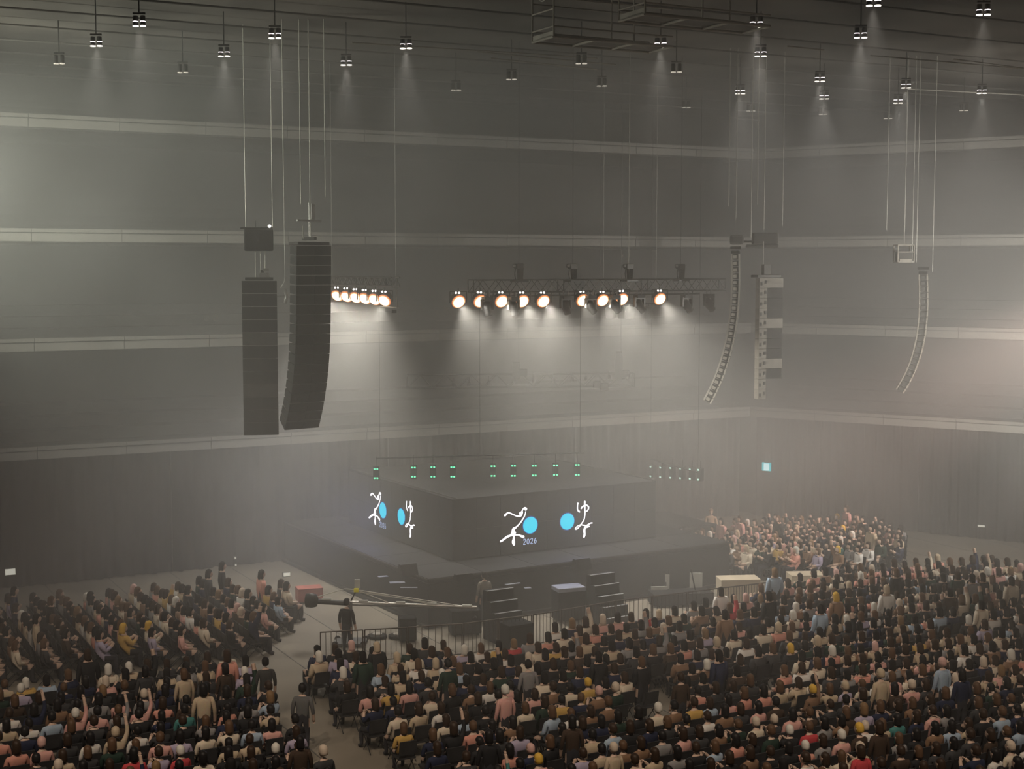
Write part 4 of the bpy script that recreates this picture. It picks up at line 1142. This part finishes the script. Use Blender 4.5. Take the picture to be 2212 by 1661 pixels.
for bn, (poly, face, _, side) in BLOCKS.items():
    g = [PZ(q_[0], q_[1], q_[2] if len(q_) > 2 else HH) for q_ in poly]
    fx = Vector(face); rowd = Vector((fx.y, -fx.x, 0))           # to the sitter's right
    A = [p.dot(rowd) for p in g]; B = [p.dot(fx) for p in g]
    pg = [(p.dot(rowd), p.dot(fx)) for p in g]
    rs = .78 if side else .92
    nb = int((max(B) - min(B)) / rs) + 1; na = int((max(A) - min(A)) / .54) + 1
    for i in range(nb):
        for j in range(na):
            a_, b_ = min(A) + .54 * j + (.27 if i % 2 else 0), min(B) + rs * i
            if not inside((a_, b_), pg): continue
            if rr.random() < .05: continue
            p = rowd * a_ + fx * b_
            sx, sy = proj((p.x, p.y, HH))
            hid = False
            for zz in (.3, .8, 1.25):
                tx, ty = proj((p.x, p.y, zz))
                if ((tx - 1405) / 62) ** 2 + ((ty - 1508) / 18) ** 2 < 1 or ((tx - 1660) / 45) ** 2 + ((ty - 1455) / 12) ** 2 < 1: hid = True
            if hid: continue
            people.append(dict(p=p, bn=bn, row=i, a=a_, face=fx, sx=sx, sy=sy, n=nz_(a_, b_)))
# the largest in view become single people
def inview(q): return -12 < q['sx'] < 2224 and q['sy'] < 1672
vis = [q for q in people if inview(q)]
vis.sort(key=lambda q: -q['sy'])
single = vis[:300]
sid = set(id(q) for q in single)
for q in people:
    dark = (q['n'] < -.12) if rr.random() < .78 else rr.random() < .4
    if rr.random() < .22: dark = rr.random() < .5
    q['top'] = pick(DARKS if dark else TOPS, rr)
    r_ = rr.random()
    q['pose'] = 'stand' if r_ < .05 else 'sit_wave' if r_ < .09 else 'sit_phone' if r_ < .30 else 'sit_lap'
    hat = rr.random() < (.15 if not dark else .06)
    q['hair'] = (rr.choice(HATS) if hat else pick(HAIRS, rr)[:2]); q['hat'] = hat
    q['long'] = 0 if hat else (rr.random() < .65)
    q['s'] = rr.uniform(.94, 1.06); q['yaw'] = math.atan2(-q['face'].x, q['face'].y) + rr.uniform(-.25, .25)
    q['jit'] = Vector((rr.uniform(-.04, .04), rr.uniform(-.05, .05), 0))
# chairs
cb_ = MB(); cb_.box((0, .05, .43), (.44, .42, .04)); cb_.box((0, -.20, .70), (.44, .03, .34), Matrix.Rotation(R(8), 3, 'X'))
for sx in (-1, 1):
    cb_.tube([(sx * .20, -.24, .86), (sx * .20, -.10, .43), (sx * .20, .25, 0)], .012, 5); cb_.tube([(sx * .21, .2, .42), (sx * .21, -.24, 0)], .012, 5)
chair_me = cb_.mesh('folding_chair', M['chair'])
# rank rows and seats for the labels
from collections import defaultdict
rows = defaultdict(list)
for q in single: rows[q['bn'], q['row']].append(q)
rank = defaultdict(list)
for (bn, r_) in rows: rank[bn].append(r_)
for bn in rank: rank[bn].sort()
done = set()
for (bn, r_), L_ in rows.items():
    L_.sort(key=lambda q: q['sx'])
    for k, q in enumerate(L_):
        pose = {'stand': 'standing', 'sit_wave': 'waving', 'sit_phone': 'seated', 'sit_lap': 'seated'}[q['pose']]
        hw = q['hair'][0] if q['hat'] else q['hair'][0] + ' hair'
        lab = '%s person, %s top, %s, %s from left, row %s, %s' % (pose, q['top'][0], hw, ordn(k + 1), ['zero', 'one', 'two', 'three', 'four', 'five', 'six', 'seven', 'eight', 'nine', 'ten', 'eleven', 'twelve', 'thirteen', 'fourteen', 'fifteen', 'sixteen', 'seventeen', 'eighteen', 'nineteen', 'twenty', 'twenty-one', 'twenty-two', 'twenty-three', 'twenty-four'][min(24, rank[bn].index(r_) + 1)], bn)
        o = put('person', BODY[q['pose']]); o.location = q['p'] + q['jit']; o.rotation_euler = (0, 0, q['yaw']); o.scale = (q['s'],) * 3
        o.color = (*q['top'][1], 1)
        h = put('cap' if q['hat'] else 'hair', HAIRM[q['pose'], int(q['long'])], o); h.color = (*q['hair'][1], 1)
        tag(o, lab, 'person', 'concertgoers in the nearest rows')
        c = put('folding_chair', chair_me); c.location = q['p'] + (Vector(q['face']) * -.30 if q['pose'] == 'stand' else Vector((0, 0, 0))); c.rotation_euler = (0, 0, math.atan2(-q['face'].x, q['face'].y))
        tag(c, 'dark folding chair, %s from left, row %s, %s' % (ordn(k + 1), lab.split(', row ')[1].split(',')[0], bn), 'chair', 'folding chairs in the nearest rows')
# everyone else: one uncountable crowd and their chairs
rest = [q for q in people if id(q) not in sid]
VV, FF, CC, off = [], [], [], 0
for q in rest:
    v, f, m_ = LOW[q['pose']]
    Mx = (Matrix.Translation(q['p'] + q['jit']) @ Matrix.Rotation(q['yaw'], 4, 'Z') @ Matrix.Scale(q['s'], 4))
    A_ = np.array(Mx)
    VV.append(v @ A_[:3, :3].T + A_[:3, 3])
    cols = [(.50, .35, .27), q['top'][1], (.028, .028, .034), (.02, .02, .02), q['hair'][1]]
    for face_, mi in zip(f, m_):
        FF.append(tuple(i + off for i in face_)); CC += [(*cols[mi], 1)] * len(face_)
    off += len(v)
me = bpy.data.meshes.new('crowd'); me.from_pydata(np.concatenate(VV).tolist(), [], FF); me.update()
ca = me.color_attributes.new('Col', 'FLOAT_COLOR', 'CORNER'); ca.data.foreach_set('color', np.array(CC, dtype=np.float32).ravel())
me.polygons.foreach_set('use_smooth', [True] * len(me.polygons)); me.materials.append(M['crowd'])
o = put('crowd', me); tag(o, 'dense crowd of seated spectators filling the floor farther back', 'crowd', kind='stuff')
cv = np.array(cb_.v); VV, FF, off = [], [], 0
for q in rest:
    a = math.atan2(-q['face'].x, q['face'].y); p = q['p'] + (Vector(q['face']) * -.30 if q['pose'] == 'stand' else Vector((0, 0, 0)))
    rot = np.array([[math.cos(a), -math.sin(a), 0], [math.sin(a), math.cos(a), 0], [0, 0, 1]])
    VV.append(cv @ rot.T + np.array(p)); FF += [tuple(i + off for i in f) for f in cb_.f]; off += len(cv)
me = bpy.data.meshes.new('chair_rows'); me.from_pydata(np.concatenate(VV).tolist(), [], FF); me.update(); me.materials.append(M['chair'])
o = put('chair_rows', me); tag(o, 'rows of dark folding chairs under the farther crowd', 'chairs', kind='stuff')

# a few standing figures away from the seats
def figure(px, py, yaw, top, hair, label, z=0.0, pose='stand', long_=0):
    p = PZ(px, py, z)
    o = put('person', BODY[pose]); o.location = p; o.rotation_euler = (0, 0, yaw); o.color = (*top, 1)
    h = put('hair', HAIRM[pose, long_], o); h.color = (*hair, 1)
    tag(o, label, 'person')
figure(750, 1412, R(-20), (.02, .02, .022), (.012, .01, .01), 'standing crew person in black beside the camera crane post')
figure(575, 1560, R(20), (.05, .05, .05), (.012, .01, .01), 'person in dark clothes standing in the pale aisle, farther one')
figure(655, 1625, R(0), (.12, .12, .12), (.012, .01, .01), 'person in grey standing in the pale aisle, nearer one')
figure(1535, 1186, R(170), (.55, .40, .28), (.2, .12, .06), 'lone person in a pale top standing before the far drape')
figure(1046, 1345, R(30), (.20, .18, .15), (.02, .015, .012), 'crew person in a brownish jacket between crane tip and steps')
print('people', len(people), 'visible', len(vis), 'barriers', len(acc), 'tris', sum(len(m.polygons) for m in bpy.data.meshes))
